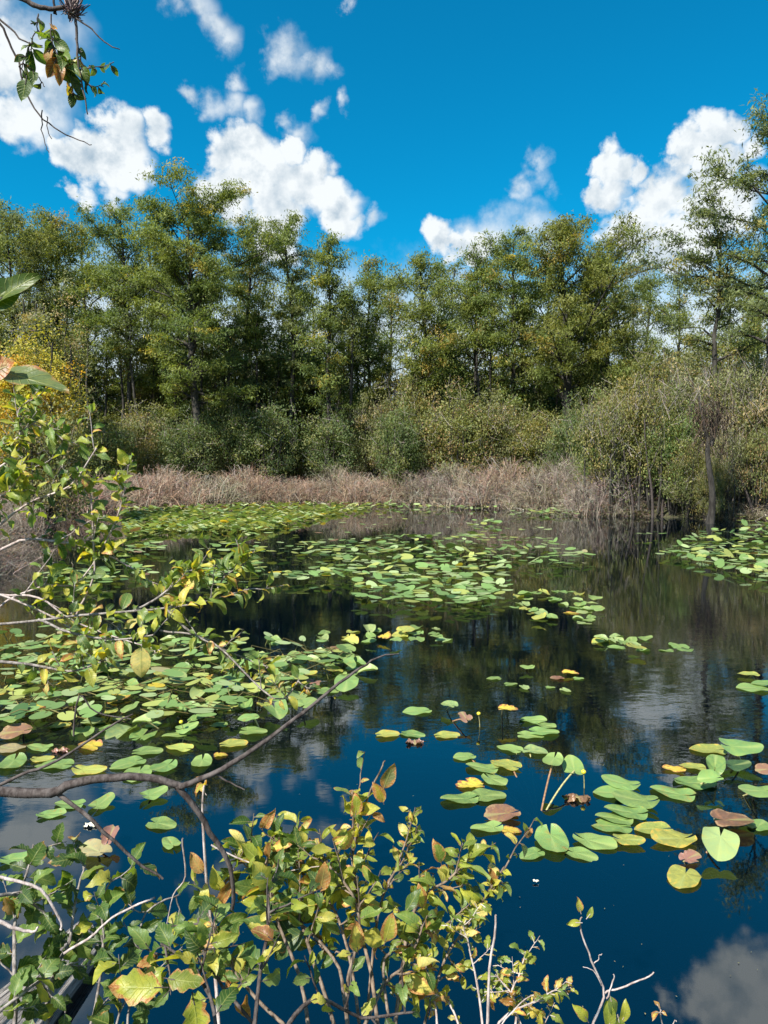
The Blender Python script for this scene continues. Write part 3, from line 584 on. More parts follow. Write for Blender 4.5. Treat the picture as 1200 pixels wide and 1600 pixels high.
# ------------------------------------------------------------------ lily pads
def pad_outline(n, a=0.0, notch=0.55, asp=0.78):
    th = np.linspace(-math.pi + 0.13, math.pi - 0.13, n)     # 0 = tip
    r = 0.50 * (1 + 0.16 * np.cos(th) ** 2 * np.sign(np.cos(th)) + 0.10 * np.cos(2 * th))
    x = r * np.cos(th); y = r * np.sin(th) * asp * 1.02; back = np.clip((np.abs(th) - 2.55) / (math.pi - .13 - 2.55), 0, 1) ** 2
    x = x - 0.06 * np.abs(np.sin(th)) + back * 0.02; return np.c_[x, y], th, back
def pad_mesh(name, m, seed, curl=0.0, cup=0.04, ragged=0.0, fold=0.0):
    rg = np.random.default_rng(seed); n = 41; ol, th, back = pad_outline(n, asp=rg.uniform(.74, .9)); nr = 7; rr = np.linspace(0.0, 1, nr) ** 0.8; c = np.array([-0.17, 0.0])
    ph = rg.uniform(0, 6.28, 4); V = []; U = []
    rag = 1 - ragged * np.clip(np.sin(th * 3 + ph[0]) + .5 * np.sin(th * 11 + ph[1]) - .3, 0, 1) * .6
    for k, r_ in enumerate(rr):
        f = r_ * (1 + (rag - 1) * r_); xy = c + (ol - c) * (f * (1 + 0.012 * np.sin(th * 7 + ph[2]) * r_))[:, None]
        z = cup * (r_ ** 2) * .5 + curl * r_ ** 3 * np.sin(th * 2 + ph[3]) + 0.018 * np.sin(th * 5 + ph[1]) * r_ ** 2 + fold * np.abs(xy[:, 1]) ** 1.2 + back * .02 * r_ - .012 * np.exp(-np.abs(xy[:, 1]) * 30) * r_
        V.append(np.c_[xy, z]); U.append(np.c_[np.full(n, r_), th / 3.0, np.zeros(n)])
    F = [[k * n + j, k * n + j + 1, (k + 1) * n + j + 1, (k + 1) * n + j] for k in range(nr - 1) for j in range(n - 1)]
    F = np.array(F); F = F[:, ::-1] * 1
    b = MB(); b.add(np.concatenate(V), F, U=np.concatenate(U)); return b.mesh(name, m, True)
PM = {}
for kk, (c, m_) in enumerate(PAD.items()):
    rag = .5 if c in ('yellow', 'pink') else .15 if c in ('brown',) else 0.0
    PM[c] = [pad_mesh('leaf_blade', m_, 30 * kk + v, (.03, .06, .09, .045, .03)[v], (.03, .07, .10, .05, .03)[v], rag if v % 2 else rag * .6, (0, 0, .25, .05, 0)[v]) for v in range(5)]
def stalk_mesh(p0, p1, p2, r_, m_):
    s = np.linspace(0, 1, 9)[:, None]; pts = (1 - s) ** 2 * p0 + 2 * s * (1 - s) * p1 + s ** 2 * p2; b = MB(); b.tube(pts, r_, 6); return b.mesh('stalk', m_, True)
rngp = np.random.default_rng(11)
NP = [0]
CN = dict(green='green', pale='pale green', olive='yellow-green', yellow='yellow', brown='brown', tan='tan', pink='pinkish', dark='dark green')
def put_pad(x, y, wpx, c, head, label, h=0.0, tilt=0.0, tdir=0.0, var=None, hub=None, group=None, stalk=True):
    tilt *= .5; wpx *= .95
    h = max(h, .42 * wpx / FPX * 4.5 * math.sin(R(tilt))) if h >= 0 else h; h0 = h if h != 0 else rngp.uniform(.004, .016); p = water(x, y, h0); dist = np.linalg.norm(p - np.array([0, 0, CAMZ]))
    foreshort = abs(math.cos(R(head))); L = wpx / FPX * dist / (0.74 + .40 * foreshort)
    var = int(rngp.integers(0, 5)) if var is None else var
    t = thing('lily_pad', label, 'lily pad', p, 0, group); o = bpy.data.objects.new('leaf_blade', PM[c][var]); COL.objects.link(o); o.parent = t
    o.scale = (L, L * rngp.uniform(.92, 1.08), L); e = Vector((-math.sin(R(tdir)), math.cos(R(tdir)), 0))
    from mathutils import Matrix
    o.rotation_euler = (Matrix.Rotation(R(tilt), 3, e) @ Matrix.Rotation(R(head), 3, 'Z')).to_euler()
    NP[0] += 1
    if stalk:
        ca = np.array([math.cos(R(head)), math.sin(R(head)), 0]) * L * .17; p0 = -ca + np.array([0, 0, -.006])
        if hub is not None: q = water(*hub, -.05) - p; q[2] = -.05 - h0
        else: q = np.array([rngp.uniform(-.25, .25), rngp.uniform(-.05, .4), -.14 - h0])
        mid = (p0 + q) / 2 + (np.array([0, 0, .06]) if h > .03 else np.array([0, 0, -.02]))
        so = bpy.data.objects.new('stalk', stalk_mesh(p0, mid, q, .006 if L > .1 else .004, M_STALK if NP[0] % 3 else M_STALKR)); COL.objects.link(so); so.parent = t
    return t
HUB = (842, 1288); H2 = (845, 1300); H3 = (1160, 1300)
near = [
 (655,1111,54,'green',175,0,0,'green pad left of the yellow bud, level with the pinkish pad'),(703,1101,31,'pale',120,.07,8,'small pale pad raised behind the pinkish pad'),
 (727,1121,26,'pink',100,.08,30,'pinkish pad raised and tipped beside a yellow bud'),(791,1107,38,'yellow',10,.13,6,'ragged yellow pad on a curved stalk above open water'),
 (830,1125,50,'green',-5,.01,0,'farthest green pad of the stacked four by the open blue water'),(851,1133,36,'green',-15,0,0,'smallest of the stacked four green pads'),
 (847,1143,54,'green',-8,.015,0,'long green pad third in the stack of four'),(826,1149,47,'green',-12,0,0,'nearest green pad of the stacked four'),
 (642,1147,46,'green',0,0,0,'flat green pad above the pinkish crumpled leaf'),(603,1147,44,'olive',10,0,0,'yellow-green pad beside the tall shoot tip'),(696,1149,48,'olive',5,0,0,'olive pad with faded edge right of the crumpled leaf'),
 (728,1182,41,'green',-160,0,0,'rounded green pad leading the curved row toward the viewer'),(799,1170,46,'green',150,0,0,'green pad with its notch against its speckled neighbour'),
 (834,1173,44,'pale',-30,.01,5,'pale creased pad touching the notched green pad'),(864,1187,42,'green',-100,.16,10,'green pad held high on two thin stalks'),(896,1200,38,'green',80,.10,25,'shiny tilted pad beside a yellow bud'),
 (757,1200,60,'green',170,.01,0,'wide green pad above the split green pad'),(793,1195,54,'olive',160,.02,0,'pad with yellow rim beside the wide green pad'),(771,1218,46,'green',-70,.012,0,'split green pad above the torn yellow pad'),
 (738,1226,52,'yellow',178,0,0,'torn yellow pad above the longest green pad'),(722,1248,68,'green',180,0,0,'longest light green pad left of the brown pad'),(760,1243,62,'green',0,.012,0,'green pad overlapping the longest pad'),
 (788,1271,66,'brown',190,.02,18,'brown curled pad in the middle group'),(764,1293,58,'green',178,0,0,'green pad just below the brown curled pad'),(797,1297,34,'yellow',-20,.006,0,'small torn yellow pad next to the brown one'),
 (862,1311,54,'green',-88,.02,12,'heart shaped green pad nearest in the middle group'),(833,1334,46,'green',-140,.005,0,'round green pad left below the heart shaped pad'),
 (925,1314,70,'green',-28,.008,0,'long oval green pad right of the heart shaped pad'),(905,1334,52,'green',-42,.004,0,'oval green pad below the long oval pad'),
 (1110,1171,60,'olive',165,.01,0,'farthest left pad of the right hand group'),(1153,1167,68,'green',-25,.10,20,'raised pointed pad at the back of the right hand group'),
 (1056,1201,38,'yellow',170,0,0,'small yellow pad at the left of the folded pads'),(1085,1198,42,'olive',180,.01,0,'yellow-green pad behind the folded pads'),(1117,1196,36,'green',60,.12,50,'upright folded pad in the right hand group'),
 (1150,1195,44,'dark',0,.06,25,'dark green pad behind the folded pads'),(1081,1223,70,'green',-12,.01,0,'broad green pad in front of the folded pads'),(1112,1216,42,'green',200,.09,45,'glossy folded pad above the broad green pad'),
 (1056,1240,70,'green',155,.006,0,'pointed green pad alone left of the right hand clump'),(974,1224,64,'green',160,.02,8,'farthest pad of the central right stack'),(962,1239,66,'green',168,.01,0,'second pad of the central right stack'),
 (998,1250,76,'green',175,.035,5,'large pad with a small hole in the central right stack'),(983,1269,70,'green',165,.02,0,'middle pad of the central right stack'),(964,1279,62,'green',165,.01,0,'pad under the middle of the central right stack'),
 (960,1291,66,'green',165,.004,0,'lower left pad of the central right stack'),(1025,1295,64,'olive',172,.01,0,'spotted yellow-green pad at the right of the stack'),(979,1312,52,'olive',-20,.02,0,'yellowing pointed pad lowest in the stack'),
 (1056,1310,76,'olive',185,.015,8,'speckled pad with a raised notch and yellow edge'),(1125,1314,60,'pale',-125,.09,32,'pale round pad tipped toward the viewer'),(1142,1281,72,'brown',5,.05,8,'shiny brown pad above the pale tipped pad'),
 (1077,1340,38,'pink',40,.02,30,'withered pinkish leaf touching the yellow edged pad'),(1069,1369,58,'olive',-120,.01,0,'nearest pad, green with yellow edges, at the right'),
 (1187,1236,62,'green',180,.12,5,'green pad on a yellow stalk at the right edge'),(1198,1202,36,'brown',180,.05,30,'reddish brown pad at the right edge'),(1135,1376,46,'dark',10,-.04,0,'dark sunken leaf beside the nearest pad'),
 (1186,1290,40,'green',30,.01,0,'small green pad at the right edge below the stalked one'),
 (20,1122,46,'green',150,.02,0,'green pad at the left edge above the curled brown leaf'),(28,1143,52,'brown',200,.05,30,'curled brown leaf at the left edge'),(92,1134,33,'olive',20,0,0,'small round yellow-green pad near the left edge'),
 (64,1168,46,'green',170,0,0,'green pad with a dead leaf on its right side'),(20,1170,44,'tan',160,0,0,'dull tan pad at the left edge'),(19,1191,40,'green',-100,.01,5,'heart shaped pad at the left edge'),
 (64,1186,38,'olive',0,0,0,'small olive pad beneath the pad with the dead leaf'),(89,1195,62,'green',185,0,0,'long pointed green pad above the bare branch'),(137,1203,60,'olive',5,0,0,'pad crossed by the thin twig above the bare branch'),
 (227,1174,52,'green',10,.01,0,'oval pad above the round heart pads'),(203,1192,56,'green',190,0,0,'paired green pad left of the round heart pad'),(216,1207,42,'green',-80,.01,0,'notched pad touching the bare branch'),(257,1197,43,'green',-90,.02,6,'round heart pad right of the notched pad'),
 (238,1240,44,'green',25,.03,6,'tilted oval pad just under the bare branch'),(112,1257,52,'green',170,0,0,'green pad under the bend of the bare branch'),(157,1255,40,'green',70,.02,8,'upright round pad right of the pad under the branch bend'),
 (77,1272,46,'green',0,0,0,'flat pad left below the branch bend'),(250,1287,52,'green',5,0,0,'pad behind the tall yellow leaf shoot'),(150,1329,58,'tan',160,.03,5,'large dry tan pad on the water at lower left'),(172,1306,28,'pink',80,.06,45,'upright pinkish leaf behind the dry tan pad'),
 (268,1318,36,'green',120,0,0,'dull green pad behind the dark twig'),(315,1190,35,'green',-90,.01,4,'small heart pad left of the hanging twig'),(362,1162,50,'olive',5,0,0,'long olive pad near the rising branch'),(283,1168,50,'olive',175,0,0,'olive pad above the small heart pad'),
 (393,1142,50,'green',0,0,0,'oval green pad alone above the rising branch'),(343,1180,26,'yellow',0,0,0,'little yellow pad beside the rising branch'),(22,1342,52,'green',10,0,0,'green pad behind the dark leaves at the left edge'),
 (142,1165,44,'yellow',150,.02,20,'bright yellow dying pad by the dark twig'),(50,1104,44,'yellow',20,.02,22,'yellow and orange torn pad near the left edge'),(182,1091,40,'yellow',60,.02,30,'lemon yellow split pad among the left bed'),
 (108,1102,40,'brown',0,.01,0,'brownish pad right of the orange torn pad'),(262,1080,36,'brown',180,.01,0,'brown pad in the middle of the left bed'),(490,1068,26,'pink',-90,.03,15,'small pinkish heart pad near the branch tip'),
 (1006,997,30,'green',20,.02,10,'green pad at the back of the lone raft on dark water'),(1180,1075,52,'green',170,.01,0,'green pad at the right edge on the dark water'),(1172,1053,34,'olive',165,.03,0,'far pad at the right edge on the dark water'),(1196,1068,40,'green',180,.02,0,'pad cut by the right edge on the dark water'),
 (825,1042,28,'green',165,.05,5,'small raised pad far out on the dark water'),(773,1060,28,'green',175,0,0,'leftmost small pad far out on the dark water'),(797,1069,26,'green',5,0,0,'second small pad far out on the dark water'),(819,1073,19,'pale',-90,0,0,'round pale pad far out on the dark water'),
 (859,1074,18,'green',0,0,0,'tiny green pad before the yellow one far out'),(883,1078,20,'pale',-60,0,0,'nearest small pale pad far out on the dark water'),(889,1051,33,'yellow',0,.03,8,'small yellow pad far out on the dark water'),(872,1059,26,'brown',180,0,0,'small brown pad beside the far yellow one'),(903,1060,20,'green',0,0,0,'little green pad right of the far yellow one'),
]
for (x, y, wd, c, hd, h, tl, lab) in near:
    hub = None
    if 600 < x < 940 and 1160 < y < 1320: hub = HUB if y < 1300 else H2
    td = -90 if tl > 12 else float(rngp.uniform(-150, -30))
    v = {0: 0}.get(tl, 2 if tl >= 40 else 1); v = v if tl else int(rngp.choice([0, 3, 4]))
    put_pad(x, y, wd * .90, c, hd + float(rngp.normal(0, 11)), lab, h, tl, td, v, hub)
NEARW = [water(a[0], a[1])[:2] for a in near]
NEARR = [a[2] / FPX * np.linalg.norm(water(a[0], a[1]) - np.array([0, 0, CAMZ])) / 2 for a in near]

def inpoly(x, y, P):
    c = False; j = len(P) - 1
    for i in range(len(P)):
        if (P[i][1] > y) != (P[j][1] > y) and x < (P[j][0] - P[i][0]) * (y - P[i][1]) / (P[j][1] - P[i][1]) + P[i][0]: c = not c
        j = i
    return c
def sample(poly, n, size, pack, seed, avoid=False, gaps=0.0):
    rg = np.random.default_rng(seed); xs = [p[0] for p in poly]; ys = [p[1] for p in poly]; out = []; tries = 0
    while len(out) < n and tries < n * 60:
        tries += 1; x = rg.uniform(min(xs), max(xs)); y = rg.uniform(min(ys), max(ys))
        if not inpoly(x, y, poly): continue
        p = water(x, y)[:2]
        if gaps and math.sin(p[0] * 2.1 + seed) + math.sin(p[1] * 1.7 + p[0] + seed) < -gaps: continue
        s = size * rg.uniform(.7, 1.25)
        if any((p[0] - q[2]) ** 2 + (p[1] - q[3]) ** 2 < (pack * (s + q[4]) / 2) ** 2 for q in out): continue
        if avoid and any((p[0] - q[0]) ** 2 + (p[1] - q[1]) ** 2 < (r_ + s * .36) ** 2 for q, r_ in zip(NEARW, NEARR)): continue
        out.append((x, y, p[0], p[1], s))
    return out
def pick(rg, w=(.55, .28, .12, .018, .015, .012, .005, 0)):
    return str(rg.choice(['green', 'pale', 'olive', 'yellow', 'brown', 'tan', 'pink', 'dark'], p=w))
rg = np.random.default_rng(3)
ZONES = [
 ([(0, 1000), (120, 985), (300, 1000), (430, 1000), (520, 1015), (590, 1050), (520, 1090), (400, 1120), (380, 1165), (300, 1160), (170, 1150), (0, 1165), (0, 1000)], 118, .205, .66, 'in the crowded left bed below the leaning branches'),
 ([(420, 1030), (500, 1005), (560, 1010), (560, 1045), (500, 1062), (430, 1060)], 14, .20, .75, 'at the right rim of the crowded left bed'),
 ([(478, 993), (560, 983), (690, 975), (700, 1000), (640, 1003), (520, 1008)], 20, .20, .75, 'in the thin strip reaching out from the left bed'),
 ([(920, 995), (990, 985), (1050, 1000), (1080, 1015), (1040, 1022), (950, 1010)], 13, .20, .62, 'in the lone raft on dark water'),
 ([(790, 930), (850, 918), (920, 925), (950, 950), (910, 975), (830, 965), (795, 950)], 36, .215, .62, 'in the small raft right of the central field'),
]
SHORTZ = ['the left bed', 'the right rim of the left bed', 'the thin reaching strip', 'the lone raft', 'the small raft right of centre']; made = []
for zi, (poly, n, size, pack, where) in enumerate(ZONES):
    for (x, y, X, Y, s) in sample(poly, n, size, pack, 40 + zi, zi in (0, 1, 3)):
        c = pick(rg); dist = math.sqrt(X * X + Y * Y + CAMZ ** 2); raised = rg.uniform() < .28
        if NP[0] >= 298: break
        lb = '%s lily pad %s' % (CN[c], where)
        made.append((zi, y, x, c, put_pad(x, y, s * FPX / dist, c, float(rg.uniform(0, 360)), lb, float(rg.uniform(.03, .09)) if raised else 0.0, float(rg.uniform(8, 34)) if raised else float(rg.uniform(0, 5)), float(rg.uniform(-180, 0)), None, None, '%s lily pads %s' % (CN[c], where), stalk=dist < 7.5)))
BAND = (['farthest', 'second farthest', 'third farthest', 'middle', 'third nearest', 'second nearest', 'nearest'], ['far', 'near'])
for zi in range(5):
    if not [1 for m_ in made if m_[0] == zi]: continue
    ys_ = [m_[1] for m_ in made if m_[0] == zi]; lo, hi = min(ys_), max(ys_) + .01; bn = BAND[0] if zi == 0 else BAND[1]; cn = {}
    for (_, y, x, c, o) in sorted((m_ for m_ in made if m_[0] == zi), key=lambda m_: m_[2]):
        b_ = int((y - lo) / (hi - lo) * len(bn)); k_ = cn.get((b_, c), 0); cn[(b_, c)] = k_ + 1
        o['label'] = '%s pad, %s from left, %s %s of %s' % (CN[c], ORD[k_], bn[b_], 'band' if zi == 0 else 'half', SHORTZ[zi])
# the rest: small far pads, one object
FARZ = [([(190, 800), (330, 785), (560, 786), (640, 786), (560, 800), (470, 818), (400, 838), (300, 832), (200, 842)], 2300, .26, .26, 1.0),
 ([(600, 786), (655, 788), (660, 796), (600, 797)], 40, .25, .4, .3),
 ([(640, 795), (760, 792), (800, 794), (760, 800), (650, 799)], 46, .24, .6, .2), ([(820, 800), (860, 788), (930, 785), (1010, 800), (1005, 808), (930, 806), (850, 812)], 150, .25, .42, .5),
 ([(800, 800), (870, 806), (800, 812)], 16, .24, .6, 0), ([(708, 822), (770, 815), (780, 824), (720, 828)], 16, .24, .5, .6), ([(690, 829), (870, 828), (860, 836), (700, 833)], 18, .22, .8, 0),
 ([(190, 862), (250, 852), (270, 866), (200, 874)], 26, .24, .6, .1), ([(300, 868), (340, 855), (540, 850), (620, 848), (640, 868), (520, 878), (400, 870)], 90, .24, .62, .1),
 ([(520, 862), (600, 845), (760, 842), (860, 848), (925, 875), (900, 892), (800, 890), (780, 925), (760, 950), (640, 955), (560, 945), (540, 915), (470, 915), (440, 905), (520, 880)], 430, .22, .55, .45),
 ([(410, 908), (470, 900), (540, 905), (490, 916), (430, 914)], 22, .21, .7, 0), ([(690, 935), (800, 925), (790, 945), (700, 960)], 26, .20, .7, .1),
 ([(1050, 868), (1062, 845), (1120, 832), (1200, 828), (1230, 900), (1190, 915), (1110, 890)], 190, .24, .5, .6), ([(1020, 864), (1060, 862), (1060, 876), (1030, 876)], 9, .2, .8, 0),
 ([(1150, 812), (1190, 800), (1230, 805), (1230, 830), (1150, 828)], 50, .25, .5, .6), ([(560, 845), (700, 838), (760, 842), (700, 850)], 22, .22, .8, 0),
 ([(60, 905), (200, 885), (260, 905), (100, 935)], 60, .22, .6, .2), ([(270, 905), (400, 885), (420, 900), (330, 925)], 50, .21, .6, .2), ([(560, 800), (700, 800), (560, 840), (400, 842)], 30, .22, 1.0, 0), ([(980, 838), (1040, 836), (1035, 842), (990, 842)], 6, .2, .8, 0),
 ([(0, 1000), (120, 985), (300, 1000), (470, 1010), (560, 1035), (500, 1085), (400, 1110), (330, 1150), (170, 1140), (0, 1150)], 190, .155, .45, .35)]
far = MB(); ol, th, _ = pad_outline(21); cpal = dict(green=(.17, .275, .085), pale=(.30, .38, .17), olive=(.33, .37, .10), yellow=(.55, .42, .05), brown=(.22, .13, .08), tan=(.33, .30, .15), pink=(.3, .2, .14), dark=(.06, .12, .04))
stem = MB()
for zi, (poly, n, size, pack, up) in enumerate(FARZ):
    for (x, y, X, Y, s) in sample(poly, n, size, pack, 70 + zi, False, 0.0):
        c = (np.array([1.45, 1.3, 1.5]) if up >= 1 else 1.0) * np.array(cpal[pick(rg, (.48, .30, .16, .008, .008, .007, .002, .035))]) * rg.uniform(.75, 1.2); raised = rg.uniform() < up * .8; hd = rg.uniform(0, 6.28)
        tl = R(rg.uniform(10, 22) + 24 * rg.uniform() ** 3) if raised else R(rg.uniform(0, 7)); td = rg.uniform(0, 6.28)
        if up >= 1: tl = R(rg.uniform(5, 32)); td = rg.uniform(-3.6, .5); h = rg.uniform(.03, .16) + s * .4 * math.sin(tl) if raised else rg.uniform(.006, .02)
        v = np.r_[[[-.15, 0]], ol] * s; z = .10 * (v[:, 0] ** 2 + v[:, 1] ** 2) / s; ch, sh_ = math.cos(hd), math.sin(hd)
        q = np.c_[v[:, 0] * ch - v[:, 1] * sh_, v[:, 0] * sh_ + v[:, 1] * ch, z]; nx = np.array([math.cos(td), math.sin(td), 0]); dd = q @ nx
        q = q + np.outer(dd * (math.cos(tl) - 1), nx); q[:, 2] += dd * math.sin(tl); q += np.array([X, Y, h])
        far.add(q, [[0, k + 2, k + 1, k] if k else [0, 3, 2, 1] for k in range(1, 20, 2)], c)
        if Y < 8 and not raised: far.tube(np.array([q[0] - [0, 0, .01], q[0] + [rg.uniform(-.2, .2), rg.uniform(.05, .25), -.02 + rg.uniform(0, .05)], q[0] + [rg.uniform(-.4, .4), rg.uniform(.2, .5), -.12]]), .004, 5, (.24, .20, .07))
        if raised and Y < 25:
            far.tube(np.array([q[0], [X + rg.uniform(-.08, .08), Y + .03, -.05]]), .006, 4, (.16, .17, .05))
fo = far.build('lily_pads', M_PADCOL); fo['kind'] = 'stuff'

# spatterdock buds on stalks, floating bits
def bud(x, y, h, lab):
    p = water(x, y, h); t = thing('flower_bud', lab, 'flower bud', (p[0], p[1], 0)); b = MB(); s = np.linspace(0, 1, 9); b.tube(np.c_[0 * s, 0 * s, h + .028 * (s - .5)], .015 * np.sqrt(np.clip(1 - (2 * s - 1) ** 2, .0, 1)) + .0005, 10); b.build('bud', M_BUD, t, True)
    b = MB(); b.tube(np.array([[0, 0, h - .01], [.01, .02, h * .4], [.03, .06, -.25]]), .0035, 6); b.build('stalk', M_STALK, t, True)
bud(748, 1115, .12, 'yellow bud on a thin stalk beside the pinkish pad'); bud(912, 1206, .12, 'yellow bud beside the shiny tilted pad'); bud(283, 1128, .10, 'yellow bud on a long stalk among the left pads'); bud(524, 1073, .05, 'small yellow bud at the rim of the left bed')
def crumple(x, y, wpx, m_, lab, name, seed):
    p = water(x, y, .012); s = wpx / FPX * np.linalg.norm(p - np.array([0, 0, CAMZ])); rg_ = np.random.default_rng(seed); n = 13; g = np.linspace(-.5, .5, n); X, Y = np.meshgrid(g, g); r2 = 1 - .3 * (X ** 2 + Y ** 2) * 2
    Z = .10 * np.sin(X * 9 + seed) * np.cos(Y * 8) + .05 * np.sin(X * 21 + Y * 17); V = np.stack([X * r2 * (1 + .2 * np.sin(Y * 14)), Y * .55 * r2 * (1 + .25 * np.sin(X * 11)), Z], -1) * s + p * 0
    i, j = np.meshgrid(np.arange(n - 1), np.arange(n - 1), indexing='ij'); q = i * n + j; b = MB(); b.add(V, np.stack([q, q + 1, q + n + 1, q + n], -1), U=np.c_[np.full(n * n, .8), X.ravel(), np.zeros(n * n)]); o = b.build(name, m_, None, True); o.location = tuple(p); tag(o, lab, 'dead leaf')
crumple(648, 1159, 28, PAD['pink'], 'crumpled pinkish dead leaf floating below the flat green pad', 'dead_leaf', 2)
crumple(95, 1172, 24, PAD['pink'], 'pale dead leaf lying on the pad near the left edge', 'dead_leaf', 4)
crumple(142, 1288, 20, M_WHITE, 'whitish dried flower floating under the forked branch', 'dried_flower', 5)
crumple(903, 1247, 38, PAD['brown'], 'half sunk brown leaf below the bud on open water', 'dead_leaf', 6)
crumple(837, 1376, 9, M_WHITE, 'tiny white fleck floating on open blue water', 'floating_petal', 7)

rgf = np.random.default_rng(77); fl = MB(); n = 150
xf = rgf.uniform(0, 1200, n); yf = 830 + 760 * rgf.uniform(0, 1, n) ** 1.3; Pf = np.array([water(a, b_, .004) for a, b_ in zip(xf, yf)])
fl.cards(Pf, rgf.normal(size=(n, 3)) * [1, 1, .05], np.tile([0, 0, 1.0], (n, 1)) + rgf.normal(0, .1, (n, 3)), rgf.uniform(.004, .012, n), rgf.uniform(.002, .006, n), jitter_col(rgf, (.20, .18, .09), n, .35))
fo = fl.build('floating_debris', M_DRY); fo['kind'] = 'stuff'

# ------------------------------------------------------------------ near leaves and branches
def leaf(mb, p, axis, nor, L, W, col, rg, age=.3, fold=.18, bend=.5, wave=.06, lobes=0.0, pet=.12):
    A = nrm(np.asarray(axis, float)); N = np.asarray(nor, float); B = nrm(np.cross(N, A)); N = nrm(np.cross(A, B)); nu = 10
    u = np.linspace(0, 1, nu); w_ = np.sin(math.pi * u ** .85) ** .75; w_[0] = .04; w_[-1] = .015
    if lobes: w_ = w_ * (1 + lobes * np.cos(2 * math.pi * 3.1 * u + 2.6)); w_ = np.maximum(w_, .03)
    v = np.array([-1, -.55, 0, .55, 1.0]); ph = rg.uniform(0, 6.28, 3)
    uu, vv = np.meshgrid(u, v, indexing='ij'); ww = w_[:, None] * W / 2
    ang = bend * uu; xa = L * np.where(abs(bend) > 1e-3, np.sin(ang) / (bend + 1e-9), uu); za = -L * (1 - np.cos(ang)) / (bend + 1e-9)
    z = za + fold * np.abs(vv) * ww + wave * L * .5 * np.sin(uu * 9 + ph[0] + (vv > 0) * ph[1]) * np.abs(vv) ** 1.5 + .09 * L * np.sin(uu * 3.5 + ph[2]) * vv * uu
    side = vv * ww * math.cos(math.atan(fold)) ; sk = .10 * L * math.sin(ph[2]) * uu ** 2
    V = np.asarray(p) + A * (pet * L) + xa[..., None] * A + (side + sk)[..., None] * B + z[..., None] * N
    n = 5; i, j = np.meshgrid(np.arange(nu - 1), np.arange(4), indexing='ij'); q = i * n + j
    C = np.clip(np.asarray(col) * rg.uniform(.85, 1.15), .01, .9)
    mb.add(V, np.stack([q, q + 1, q + n + 1, q + n], -1), C, np.stack([uu, vv, uu * 0 + age], -1).reshape(-1, 3))
    mb.pet = getattr(mb, 'pet', []); mb.pet.append((np.asarray(p), np.asarray(p) + A * (pet * L + .01)))
YG = [(.35, .37, .055), (.25, .30, .05), (.43, .41, .08), (.17, .23, .045)]
DG = [(.055, .115, .028), (.075, .14, .032), (.045, .09, .030)]
MG = [(.16, .25, .06), (.13, .21, .06), (.21, .29, .09)]
YL = [(.58, .50, .12), (.62, .54, .20), (.50, .46, .09)]
BN = [(.30, .14, .05), (.42, .25, .10), (.20, .09, .04)]
def choose(rg, spec):     # spec: list of (palette, weight)
    w_ = np.array([s[1] for s in spec], float); k = rg.choice(len(spec), p=w_ / w_.sum()); pal = spec[k][0]; return pal[rg.integers(0, len(pal))], (rg.uniform(.45, .9) if pal in (YL, BN) else rg.uniform(0, .5))
def poly3(pts, Ys):       # pts in the photo, Ys distances -> smooth 3-D polyline
    P3 = [at(x, y, Y) for (x, y), Y in zip(pts, Ys)]; P3 = np.array(P3); n = len(P3)
    if n == 2: t = np.linspace(0, 1, 5)[:, None]; return P3[0] * (1 - t) + P3[1] * t
    out = []
    for i in range(n - 1):
        p0 = P3[max(i - 1, 0)]; p1 = P3[i]; p2 = P3[i + 1]; p3 = P3[min(i + 2, n - 1)]
        for t in np.linspace(0, 1, 5)[:-1]:
            out.append(.5 * ((2 * p1) + (-p0 + p2) * t + (2 * p0 - 5 * p1 + 4 * p2 - p3) * t * t + (-p0 + 3 * p1 - 3 * p2 + p3) * t ** 3))
    out.append(P3[-1]); return np.array(out)
